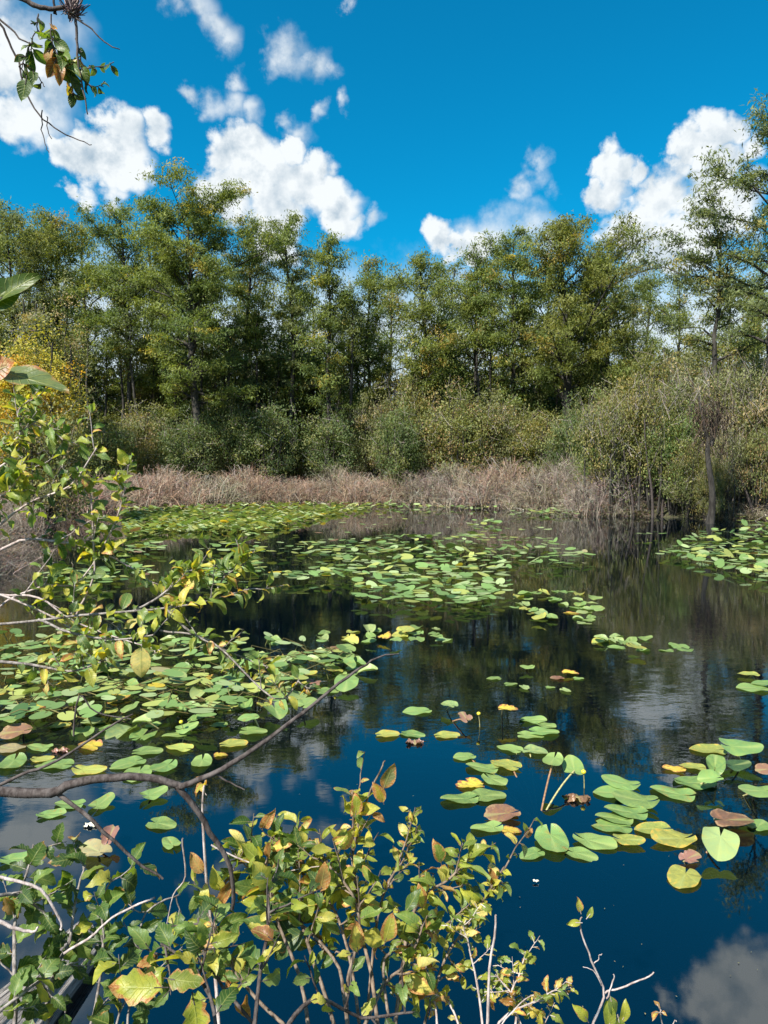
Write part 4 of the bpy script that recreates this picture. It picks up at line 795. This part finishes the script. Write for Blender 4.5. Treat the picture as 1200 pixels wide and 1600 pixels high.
class Plant:
    def __init__(s, name, label, cat, root, seed):
        s.t = thing(name, label, cat, root); s.root = np.asarray(root, float); s.st = MB(); s.lf = MB(); s.rg = np.random.default_rng(seed); s.lf.pet = []
    def stem(s, pts, Ys, r0, r1):
        p = poly3(pts, Ys); k = np.linspace(0, 1, len(p)); p = p + np.cumsum(s.rg.normal(0, .0012, p.shape), 0) * (k[:, None] > 0)
        rad = (r0 * (1 - k) + r1 * k) * (1 + .10 * np.abs(np.sin(np.arange(len(p)) * 1.7))); s.st.tube(p - s.root, rad, 7); return p
    def leafy(s, p, a, b, n, L, spec, aspect=.5, lobes=0.0, spread=1.0, up=.5, droop=0.0, wave=.06):
        rg = s.rg; k = np.linspace(0, 1, len(p)); tan = nrm(np.gradient(p, axis=0))
        for i in range(n):
            q = a + (b - a) * (i + rg.uniform(.1, .9)) / n; c = np.array([np.interp(q, k, p[:, j]) for j in range(3)]); t_ = np.array([np.interp(q, k, tan[:, j]) for j in range(3)])
            th = i * 2.4 + rg.normal(0, .5); e1 = nrm(np.cross(t_, [.2, .3, .9])); e2 = np.cross(t_, e1); out = e1 * math.cos(th) + e2 * math.sin(th)
            ax = nrm(out * spread + t_ * .55 + np.array([0, 0, -droop]) + rg.normal(0, .2, 3)); N = nrm(np.array([rg.normal(0, .5), -.45 + rg.normal(0, .5), up + .35 + rg.normal(0, .25)]))
            l = L * rg.uniform(.55, 1.2); col, age = choose(rg, spec)
            leaf(s.lf, c - s.root, ax, N, l, l * aspect * rg.uniform(.8, 1.15), col, rg, age, rg.uniform(.1, .75), rg.uniform(-.3, 1.9), wave * rg.uniform(.8, 2.2), lobes)
    def sprig(s, p, q, length, nleaf, L, spec, r0=.0022, dirn=None, **kw):     # a side twig from fraction q of stem p
        rg = s.rg; k = np.linspace(0, 1, len(p)); c = np.array([np.interp(q, k, p[:, j]) for j in range(3)]); tan = nrm(np.gradient(p, axis=0)); t_ = np.array([np.interp(q, k, tan[:, j]) for j in range(3)])
        d = nrm(t_ * .5 + rvec(rg, 1)[0] * np.array([1.0, .45, 1.0]) + np.array([0, 0, .25])) if dirn is None else nrm(np.asarray(dirn) + rg.normal(0, .12, 3))
        m = np.linspace(0, 1, 7); pp = c + np.outer(m, d) * length + np.outer(m ** 2, [0, 0, .15 * length]) + np.cumsum(rg.normal(0, length * .015, (7, 3)), 0) * (m[:, None] > 0)
        s.st.tube(pp - s.root, r0 * (1 - .65 * m), 5); s.leafy(pp, .25, 1.0, nleaf, L, spec, **kw); return pp
    def done(s, sm=M_TWIGBARK, stems='stems'):
        for a, b in s.lf.pet: s.st.tube(np.array([a, (a + b) / 2, b]), .0009, 4)
        s.st.build(stems, sm, s.t, True)
        if s.lf.n: s.lf.build('foliage', M_LEAF, s.t, True)

# --- centre shrub: two tones, several stems from the bank
def rootp(x, Y): p = at(x, 1700, Y); return np.array([p[0], Y - .25, .3])
MIX_R = [(YG, 6.5), (MG, 1.8), (DG, .6), (YL, 1.2), (BN, .4)]; MIX_L = [(DG, 3), (MG, 3), (YG, 2.4), (BN, .6), (YL, .4)]
P_ = Plant('shrub', 'yellow-green leafy shrub leaning over the water at bottom centre', 'shrub', rootp(560, 1.35), 21)
for pts, Ys, r0, n, L, spec in (
 ([(600, 1780), (585, 1560), (562, 1450), (552, 1380), (548, 1300), (552, 1262)], [1.25, 1.4, 1.5, 1.55, 1.6, 1.62], .0042, 26, .062, MIX_R),
 ([(600, 1780), (620, 1580), (640, 1440), (660, 1400), (700, 1370), (738, 1335)], [1.25, 1.38, 1.45, 1.5, 1.5, 1.52], .0042, 24, .058, MIX_R),
 ([(560, 1780), (520, 1600), (480, 1480), (470, 1420), (478, 1350), (465, 1315)], [1.25, 1.35, 1.42, 1.5, 1.55, 1.58], .0042, 26, .074, MIX_L),
 ([(640, 1790), (660, 1620), (700, 1500), (735, 1440), (790, 1355)], [1.25, 1.38, 1.45, 1.5, 1.5], .003, 15, .055, MIX_R),
 ([(560, 1780), (575, 1560), (595, 1400), (628, 1340), (640, 1300)], [1.25, 1.42, 1.5, 1.58, 1.6], .003, 18, .046, MIX_R),
 ([(520, 1800), (470, 1640), (400, 1560), (345, 1490), (328, 1440), (345, 1375)], [1.25, 1.3, 1.38, 1.42, 1.5, 1.55], .0042, 24, .072, MIX_L),
 ([(560, 1780), (540, 1590), (520, 1500), (440, 1420), (402, 1375), (388, 1330)], [1.25, 1.3, 1.4, 1.45, 1.5, 1.55], .0036, 22, .074, MIX_L),
 ([(620, 1780), (610, 1600), (600, 1500), (660, 1470), (720, 1430), (760, 1420)], [1.2, 1.3, 1.4, 1.45, 1.5, 1.52], .003, 14, .054, MIX_R),
 ([(560, 1780), (560, 1600), (530, 1450), (505, 1390), (510, 1345)], [1.2, 1.35, 1.45, 1.5, 1.55], .0036, 22, .064, MIX_R)):
    p = P_.stem(pts, Ys, r0, .0018); P_.leafy(p, .45, 1.0, n, L * .88, spec)
    for q in np.linspace(.42, .95, 6): P_.sprig(p, q, P_.rg.uniform(.05, .13), int(P_.rg.integers(4, 8)), L * .62, spec)
for pts, Ys, n in (([(500, 1780), (480, 1560), (440, 1440), (430, 1385), (425, 1345)], [1.2, 1.35, 1.42, 1.48, 1.5], 20), ([(560, 1780), (540, 1560), (560, 1450), (540, 1380), (500, 1340)], [1.2, 1.35, 1.42, 1.45, 1.5], 20), ([(520, 1780), (560, 1620), (600, 1540), (640, 1500), (660, 1450)], [1.2, 1.3, 1.38, 1.4, 1.42], 18)):
    p = P_.stem(pts, Ys, .004, .0018); P_.leafy(p, .4, 1.0, n - 8, .068, MIX_L, .52)
    for q in np.linspace(.5, .95, 6): P_.sprig(p, q, P_.rg.uniform(.04, .09), 5, .05, MIX_R)
for (x, y, l, c, Y) in ((598, 1215, .062, (.24, .24, .10), 1.6), (555, 1255, .05, YG[0], 1.58), (600, 1235, .05, (.33, .26, .03), 1.58), (690, 1330, .052, YG[3], 1.5), (660, 1400, .05, YG[2], 1.46), (530, 1310, .055, YL[0], 1.5), (500, 1375, .06, BN[1], 1.42), (320, 1345, .05, BN[1], 1.5), (600, 1455, .06, YG[2], 1.38), (560, 1470, .06, YL[0], 1.36)):
    c0 = at(x, y + 22, Y); leaf(P_.lf, c0 - P_.root, (P_.rg.normal(0, .3), -.1, 1), (.2, -1, .4), l, l * .55, c, P_.rg, .75, .3, .3)
p = P_.stem([(552, 1330), (565, 1270), (590, 1215), (600, 1195)], [1.58, 1.6, 1.6, 1.6], .003, .0015)
P_.done(M_BROWNBARK)

P_ = Plant('shrub', 'dark stemmed shrub with large lobed leaves at lower left of centre', 'shrub', rootp(300, 1.2), 22)
for pts, Ys, r0, n, L in (
 ([(380, 1800), (395, 1620), (410, 1520), (420, 1440), (418, 1380)], [1.0, 1.05, 1.1, 1.15, 1.2], .0036, 12, .055),
 ([(330, 1800), (340, 1650), (330, 1560), (300, 1500), (250, 1470)], [1.0, 1.0, 1.05, 1.1, 1.1], .003, 10, .05),
 ([(450, 1800), (430, 1650), (370, 1560), (330, 1500), (320, 1440)], [1.0, 1.05, 1.1, 1.15, 1.2], .003, 14, .05),
 ([(420, 1700), (450, 1600), (500, 1560), (560, 1590), (640, 1580)], [1.05, 1.1, 1.15, 1.2, 1.2], .0042, 8, .04)):
    p = P_.stem(pts, Ys, r0, .0018); P_.leafy(p, .4, 1, n - 3, L, MIX_L, .55, .18)
    for q in np.linspace(.5, .95, 4): P_.sprig(p, q, P_.rg.uniform(.05, .10), 4, L * .85, MIX_L, aspect=.55, lobes=.15)
for (x, y, dx, dz, l, c) in ((228, 1543, -1, .05, .072, (.36, .38, .05)), (300, 1570, .2, -1, .062, (.36, .38, .06)), (255, 1528, 1, -.1, .05, (.2, .24, .04))):
    c0 = at(x + (35 if dx < -.5 else 0), y - (20 if dz < -.5 else 0), .95); leaf(P_.lf, c0 - P_.root, (dx, -.1, dz), (.1, -.8, .8), l, l * .55, c, P_.rg, .62, .2, .2, .08, .22)
P_.done(M_DARKBARK)

# --- bottom left dark lobed leaves
P_ = Plant('shrub', 'dark green shrub with lobed leaves covering the old log at bottom left', 'shrub', rootp(40, 1.6), 23)
LM = [(DG, 6), (MG, 2), (YG, 1.1), (YL, .12), (BN, .12)]
for pts, Ys, r0, n in (
 ([(60, 1800), (70, 1640), (80, 1540), (110, 1470), (120, 1400), (135, 1350)], [1.5, 1.6, 1.65, 1.7, 1.75, 1.8], .006, 22),
 ([(0, 1800), (20, 1620), (20, 1500), (20, 1420), (40, 1360), (50, 1320)], [1.5, 1.55, 1.6, 1.7, 1.75, 1.8], .006, 24),
 ([(120, 1800), (130, 1650), (150, 1560), (160, 1480), (155, 1420), (170, 1375)], [1.5, 1.6, 1.65, 1.7, 1.72, 1.75], .004, 18),
 ([(-60, 1700), (-20, 1600), (20, 1560), (60, 1530), (110, 1500)], [1.4, 1.5, 1.55, 1.6, 1.65], .005, 20),
 ([(-60, 1420), (0, 1395), (40, 1400), (90, 1440), (110, 1465)], [1.6, 1.65, 1.7, 1.75, 1.8], .005, 14),
 ([(200, 1800), (200, 1680), (180, 1600), (210, 1540), (230, 1560)], [1.5, 1.55, 1.6, 1.65, 1.7], .003, 12),
 ([(240, 1800), (200, 1620), (215, 1500), (225, 1430), (280, 1400)], [1.5, 1.6, 1.7, 1.75, 1.8], .003, 10)):
    p = P_.stem(pts, Ys, r0, .0018); P_.leafy(p, .35, 1, int(n * .62), .062, LM, .66, .20)
    for q in np.linspace(.35, .95, 4): P_.sprig(p, q, P_.rg.uniform(.06, .12), 4, .055, LM, aspect=.66, lobes=.2)
P_.done(M_TWIGBARK)

# --- left bush, farther, tall
P_ = Plant('shrub', 'tall bright leaved branches hanging in along the left edge', 'shrub', np.array([-2.2, 2.4, .3]), 24)
BM = [(YG, 4), (MG, 3), (DG, 1.6), (YL, .25)]
for pts, Ys, r0, n, L in (
 ([(-160, 1000), (-40, 860), (40, 790), (110, 760), (150, 700)], [2.6, 2.5, 2.5, 2.5, 2.5], .005, 12, .07),
 ([(-160, 1000), (0, 860), (90, 850), (160, 870), (220, 900)], [2.6, 2.5, 2.5, 2.5, 2.5], .006, 22, .07),
 ([(-120, 760), (-30, 700), (20, 690), (60, 660), (100, 690)], [2.6, 2.5, 2.5, 2.5, 2.5], .005, 20, .075),
 ([(-120, 760), (-20, 740), (30, 700), (30, 640), (60, 620)], [2.6, 2.5, 2.5, 2.5, 2.5], .005, 18, .07),
 ([(-100, 1100), (-10, 960), (70, 920), (130, 910), (190, 800), (180, 750)], [2.6, 2.5, 2.5, 2.5, 2.5, 2.5], .004, 34, .082),
 ([(120, 960), (150, 900), (150, 850), (148, 800), (145, 755)], [2.5, 2.5, 2.5, 2.5, 2.5], .004, 26, .072),
 ([(-80, 800), (-20, 780), (10, 770), (30, 740)], [2.5, 2.4, 2.4, 2.4], .004, 16, .08),
 ([(-60, 930), (0, 928), (60, 950), (120, 985), (140, 1010)], [2.4, 2.4, 2.4, 2.4, 2.4], .0045, 10, .06),
 ([(-60, 905), (0, 930), (60, 935), (120, 975), (250, 1020)], [2.5, 2.45, 2.4, 2.4, 2.4], .0045, 6, .06)):
    p = P_.stem(pts, Ys, r0, .002); P_.leafy(p, .35, 1, int(n * 1.4), L * .8, BM, .55, .08)
    for q in np.linspace(.4, .98, 5): P_.sprig(p, q, P_.rg.uniform(.06, .16), 6, L * .68, BM, aspect=.55, lobes=.08)
P_.done(M_PALEBARK)

P_ = Plant('leafy_branch', 'low leafy branch with cream yellow leaves reaching over the left pad bed', 'branch', np.array([-2.0, 2.5, .3]), 25)
CM = [(MG, 4), (YG, 3), (YL, 1.8), (DG, 1.6)]
for pts, Ys, r0, n, L in (
 ([(-120, 985), (20, 975), (150, 960), (260, 952), (330, 940), (390, 925)], [2.3, 2.25, 2.2, 2.2, 2.25, 2.3], .0045, 34, .072),
 ([(200, 958), (250, 930), (280, 900), (310, 885)], [2.2, 2.25, 2.3, 2.3], .004, 24, .072),
 ([(260, 952), (300, 990), (360, 1020), (420, 1045)], [2.2, 2.2, 2.2, 2.2], .004, 22, .06),
 ([(60, 968), (110, 990), (180, 1000), (240, 990)], [2.2, 2.15, 2.1, 2.1], .004, 18, .065),
 ([(330, 940), (350, 905), (370, 890), (380, 880)], [2.25, 2.3, 2.3, 2.3], .003, 18, .07),
 ([(-60, 1030), (40, 1040), (110, 1050), (170, 1030)], [2.1, 2.1, 2.1, 2.1], .005, 12, .06),
 ([(250, 985), (330, 1000), (430, 1090), (470, 1060)], [2.2, 2.2, 2.1, 2.1], .003, 12, .05)):
    p = P_.stem(pts, Ys, r0, .002); P_.leafy(p, .3, 1, int(n * 1.35), L * .85, CM, .5)
    for q in np.linspace(.4, .98, 4): P_.sprig(p, q, P_.rg.uniform(.05, .11), 6, L * .7, CM, aspect=.5)
c0 = at(222, 1005, 2.0); leaf(P_.lf, c0 - P_.root, (-.1, -.1, -1), (.1, -1, .3), .085, .055, (.60, .52, .20), P_.rg, .45, .1, .15)
P_.done(M_TWIGBARK)

# --- bare grey branch across the lower left
P_ = Plant('bare_branch', 'bare grey branch arching from the left edge out over the water', 'branch', at(-120, 1240, 1.3), 26)
main = P_.stem([(-120, 1238), (0, 1238), (80, 1237), (100, 1228), (160, 1213), (230, 1217), (277, 1230)], [1.3] * 7, .0095, .006)
P_.stem([(277, 1230), (330, 1212), (400, 1170), (470, 1115), (540, 1060), (575, 1035), (617, 1020)], [1.3, 1.3, 1.32, 1.35, 1.4, 1.42, 1.45], .0055, .0012)
P_.stem([(277, 1230), (310, 1270), (345, 1330), (362, 1380), (362, 1420)], [1.3] * 5, .0058, .003)
P_.stem([(90, 1240), (150, 1285), (215, 1345), (262, 1375)], [1.3, 1.28, 1.28, 1.28], .004, .0018)
P_.stem([(332, 1208), (350, 1222), (376, 1233)], [1.3, 1.3, 1.3], .0022, .0010)
P_.stem([(-40, 1250), (30, 1215), (90, 1190), (180, 1130), (205, 1118)], [1.32] * 5, .0035, .0012)
P_.stem([(115, 1150), (125, 1085), (150, 1110), (200, 1120)], [1.4, 1.4, 1.4, 1.4], .002, .0010)
P_.done(M_DARKBARK, 'stem')
P_ = Plant('bare_twig', 'thin pale twig curving between the bottom left leaves', 'twig', at(190, 1460, 1.5), 27)
P_.stem([(100, 1490), (150, 1460), (190, 1425), (245, 1400)], [1.5] * 4, .0028, .002); P_.stem([(0, 1370), (60, 1390), (90, 1440), (92, 1452)], [1.5] * 4, .0035, .002)
P_.stem([(-20, 1430), (20, 1445), (50, 1455), (60, 1448)], [1.4] * 4, .004, .002)
P_.done(M_PALEBARK, 'stem')
P_ = Plant('bare_twig', 'upright grey twigs standing behind the centre shrub', 'twig', at(330, 1400, 1.5), 28)
P_.stem([(350, 1700), (335, 1480), (322, 1350), (318, 1260), (325, 1215)], [1.5, 1.6, 1.6, 1.6, 1.6], .004, .002); P_.stem([(285, 1310), (290, 1370), (270, 1400), (258, 1450)], [1.6] * 4, .002, .001)
P_.stem([(330, 1320), (380, 1345), (440, 1358), (500, 1350)], [1.5] * 4, .0018, .001)
P_.leafy(np.array([at(322, 1250, 1.6), at(325, 1215, 1.6)]), 0, 1, 2, .05, [(YL, 1)], .4); P_.done(M_PALEBARK)

# --- bottom right sprigs
P_ = Plant('seedling', 'thin pale twig with three chewed leaves on top over the blue water', 'twig', at(925, 1600, 1.3), 29)
p = P_.stem([(915, 1720), (925, 1610), (945, 1555), (925, 1500), (912, 1455), (912, 1438)], [1.25, 1.28, 1.3, 1.3, 1.3, 1.3], .0024, .0012)
P_.stem([(945, 1552), (970, 1545), (1000, 1532), (1019, 1519)], [1.3] * 4, .0018, .0012); P_.stem([(940, 1540), (925, 1515), (908, 1505)], [1.3] * 3, .0010, .0006); P_.stem([(928, 1505), (931, 1490), (932, 1482)], [1.3] * 3, .0009, .0006)
P_.stem([(948, 1560), (955, 1535), (958, 1525)], [1.3] * 3, .0014, .0010)
for (x, y, dx, dz, l, c, a) in ((908, 1428, -.25, 1, .028, YG[2], .6), (910, 1442, -1, .1, .026, YG[0], .3), (916, 1436, .6, .9, .022, YG[1], .3), (952, 1552, .25, -1, .045, MG[2], .45), (965, 1585, .2, -1, .04, YG[3], .3), (920, 1598, -.5, .8, .04, YG[0], .5), (970, 1600, .3, .9, .04, YG[0], .3), (952, 1610, 0, .9, .05, YG[1], .3)):
    leaf(P_.lf, at(x, y, 1.3) - P_.root, (dx, -.1, dz), (.15, -1, .6), l, l * .5, c, P_.rg, a, .3, .5)
P_.done(M_PALEBARK)
P_ = Plant('seedling', 'tiny dry sprig at the bottom edge right of the pale twig', 'twig', at(1040, 1640, 1.3), 30)
p = P_.stem([(1045, 1720), (1040, 1640), (1033, 1595), (1032, 1582)], [1.28, 1.3, 1.3, 1.3], .0016, .0009); P_.stem([(1040, 1630), (1052, 1600), (1056, 1594)], [1.3] * 3, .001, .0007)
P_.leafy(p, .85, 1, 3, .022, [(YL, 1), (BN, .6)], .5); P_.done(M_PALEBARK)
P_ = Plant('seedling', 'small dry oak like sprays with curled yellow leaves at the bottom', 'shrub', rootp(760, 1.3), 31)
OM = [(YL, 2.2), (YG, 3), (MG, 1), (BN, .6)]
for pts, n in (([(760, 1800), (760, 1640), (750, 1540), (735, 1470), (728, 1440)], 12), ([(820, 1800), (830, 1660), (800, 1560), (815, 1520), (825, 1490)], 14), ([(760, 1700), (780, 1600), (840, 1560), (870, 1545)], 12), ([(700, 1750), (720, 1620), (690, 1560), (640, 1560)], 14), ([(760, 1700), (800, 1620), (800, 1560), (770, 1520)], 12), ([(850, 1720), (850, 1640), (840, 1600), (815, 1570)], 8), ([(700, 1750), (690, 1640), (680, 1560), (650, 1500), (640, 1470)], 16)):
    p = P_.stem(pts, [1.25, 1.35, 1.4, 1.42, 1.43][:len(pts)], .003, .0010); P_.leafy(p, .4, 1, n, .030, OM, .55, .22, wave=.1)
    for q in (.6, .75, .9): P_.sprig(p, q, .05, 4, .026, OM, r0=.0012, aspect=.55, lobes=.22)
P_.done(M_PALEBARK)
P_ = Plant('bare_stick', 'straight bare grey stick standing at the bottom right of centre', 'stick', at(755, 1700, 1.3), 32)
P_.stem([(752, 1760), (757, 1620), (762, 1510), (770, 1428)], [1.28, 1.3, 1.32, 1.33], .0034, .0018); P_.stem([(760, 1640), (800, 1580), (835, 1555)], [1.3] * 3, .0016, .0008); P_.done(M_PALEBARK, 'stem')

# --- twig with two big leaves very near at the left edge
P_ = Plant('leafy_twig', 'close twig at the left edge with a pale drooping leaf and broad upright leaves', 'twig', at(-90, 560, .55), 33)
P_.stem([(-160, 640), (-90, 600), (-40, 575), (-10, 560)], [.55] * 4, .004, .0016); P_.stem([(-90, 600), (-60, 540), (-40, 500), (-15, 480)], [.55] * 4, .003, .0013)
leaf(P_.lf, at(-8, 578, .55) - P_.root, (1, -.1, -.25), (-.1, -.75, .9), .058, .026, (.17, .22, .09), P_.rg, .55, .25, .1, .08, 0, .0)
leaf(P_.lf, at(-30, 585, .54) - P_.root, (1, 0, .28), (.0, -1, .25), .026, .02, BN[0], P_.rg, .95, .1, .2, .05, 0, 0)
leaf(P_.lf, at(-12, 480, .55) - P_.root, (.75, 0, .72), (-.5, -1, .4), .042, .017, (.07, .115, .015), P_.rg, .3, .3, .3, .04, 0, 0)
leaf(P_.lf, at(-25, 480, .55) - P_.root, (.75, 0, .5), (.1, -1, .2), .034, .024, (.05, .10, .015), P_.rg, .4, .2, .2, .04, 0, 0)
P_.done(M_TWIGBARK)

# --- hanging branch at the top left, with an air plant
P_ = Plant('hanging_branch', 'hanging branch with dark green leaves against the sky at top left', 'branch', at(-60, -40, 1.2), 34)
P_.stem([(-60, -20), (0, -5), (30, 2), (55, 17), (80, 20), (105, 19)], [1.2] * 6, .0048, .003)
P_.stem([(118, 25), (121, 60), (126, 110), (134, 145), (142, 182)], [1.2] * 5, .0022, .0009)
P_.stem([(112, 25), (135, 45), (160, 68), (183, 84)], [1.2] * 4, .0014, .0007)
P_.stem([(-40, 5), (0, 27), (30, 50), (50, 66), (72, 71)], [1.2] * 5, .0018, .0009)
P_.stem([(-20, 10), (0, 43), (20, 80), (35, 125), (65, 172), (100, 200), (135, 215), (154, 223)], [1.2] * 8, .0019, .0006)
P_.stem([(66, 172), (67, 205), (73, 228), (79, 240)], [1.2] * 4, .0009, .0005); P_.stem([(73, 182), (76, 200), (82, 210)], [1.2] * 3, .0008, .0005); P_.stem([(84, 20), (82, 5), (80, -30)], [1.2] * 3, .0018, .0016); P_.stem([(105, 10), (95, -10), (85, -25)], [1.2] * 3, .001, .0006)
HM = [(DG, 4), (MG, 1.3), (BN, .6), (YL, .15)]
for pts, n, L in (([(80, 22), (80, 50), (85, 80), (100, 100), (108, 125)], 20, .032), ([(60, 22), (55, 40), (50, 60), (48, 75)], 7, .024), ([(118, 60), (122, 90), (128, 110), (150, 108), (172, 104)], 10, .026), ([(108, 110), (112, 130), (112, 145)], 6, .026), ([(128, 118), (140, 135), (160, 135)], 6, .024), ([(75, 60), (90, 90), (110, 100)], 12, .032), ([(46, 66), (45, 90), (43, 110)], 4, .032), ([(30, 105), (40, 98), (60, 115), (70, 130)], 2, .03)):
    p = P_.stem(pts, [1.2] * len(pts), .0011, .0006); P_.leafy(p, .1, 1, n, L, HM, .58, 0, 1.0, -.2, .6)
leaf(P_.lf, at(42, 118, 1.18) - P_.root, (-.15, -.1, -1), (.1, -1, .1), .036, .022, DG[1], P_.rg, .2, .1, .2)
P_.done(M_DARKBARK)
t = thing('air_plant', 'spiky greyish air plant clump on the branch tip at top left', 'air plant', at(113, 12, 1.2)); b = MB(); rgz = np.random.default_rng(35); n = 190
c0 = rgz.normal(0, .004, (n, 3)) + np.array([0, 0, -.004]); d = rvec(rgz, n) * np.array([.7, .7, 1]) + np.array([0, 0, .3]); l = rgz.uniform(.012, .034, (n, 1))
b.ribbons(c0, c0 + d * l * .5, c0 + d * l + np.array([0, 0, .006]), rgz.uniform(.0008, .0018, n), jitter_col(rgz, (.20, .15, .15), n, .35)); b.build('rosette', M_DRY, t)

# --- old log at bottom left
def log(x0, y0, x1, y1, r0, r1, lab, seed, z0=.0, z1=.0):
    a = water(x0, y0, z0); b_ = water(x1, y1, z1); rg_ = np.random.default_rng(seed); nu, nv = 26, 56; u = np.linspace(0, 1, nu); ax = b_ - a; Ln = np.linalg.norm(ax); ax /= Ln; s1 = nrm(np.cross(ax, [0, 0, 1])); s2 = np.cross(s1, ax)
    th = np.linspace(0, 2 * math.pi, nv, endpoint=False); V = []; U = []; g = rg_.normal(0, 1, nv) * .05 + .06 * np.sin(th * 7) + .04 * np.sin(th * 17 + 1)
    tipw = rg_.uniform(-.05, .05, nv)
    for k, uu in enumerate(u):
        rad = (r0 * (1 - uu) + r1 * uu) * (1 + g) * (1 + .04 * math.sin(uu * 9)); q = a[None] + ax[None] * ((uu + tipw * (uu > .96)) * Ln)[:, None] + rad[:, None] * (np.cos(th)[:, None] * s1 + np.sin(th)[:, None] * s2)
        V.append(q - a); U.append(np.c_[np.full(nv, uu * Ln * 3), th, np.zeros(nv) + .01])
    for f in (.7, .3, .0):
        rad = r1 * f * (1 + g); q = a + ax * Ln * (.97 - .1 * (1 - f)) + rad[:, None] * (np.cos(th)[:, None] * s1 + np.sin(th)[:, None] * s2); V.append(q - a); U.append(np.c_[np.full(nv, 3 + f), th, np.zeros(nv) + .01])
    m_ = nu + 3; i = np.arange(m_ - 1)[:, None] * nv; j = np.arange(nv)[None]; F = np.stack([i + j, i + (j + 1) % nv, i + nv + (j + 1) % nv, i + nv + j], -1); b = MB(); b.add(np.concatenate(V), F[:, :, ::-1], U=np.concatenate(U)); o = b.build('fallen_log', M_LOG, None, True); o.location = tuple(a); tag(o, lab, 'log')
log(-60, 1700, 140, 1470, .15, .085, 'weathered grey fallen log lying in the water at bottom left', 9, .05, .02)
print('pads', NP[0])
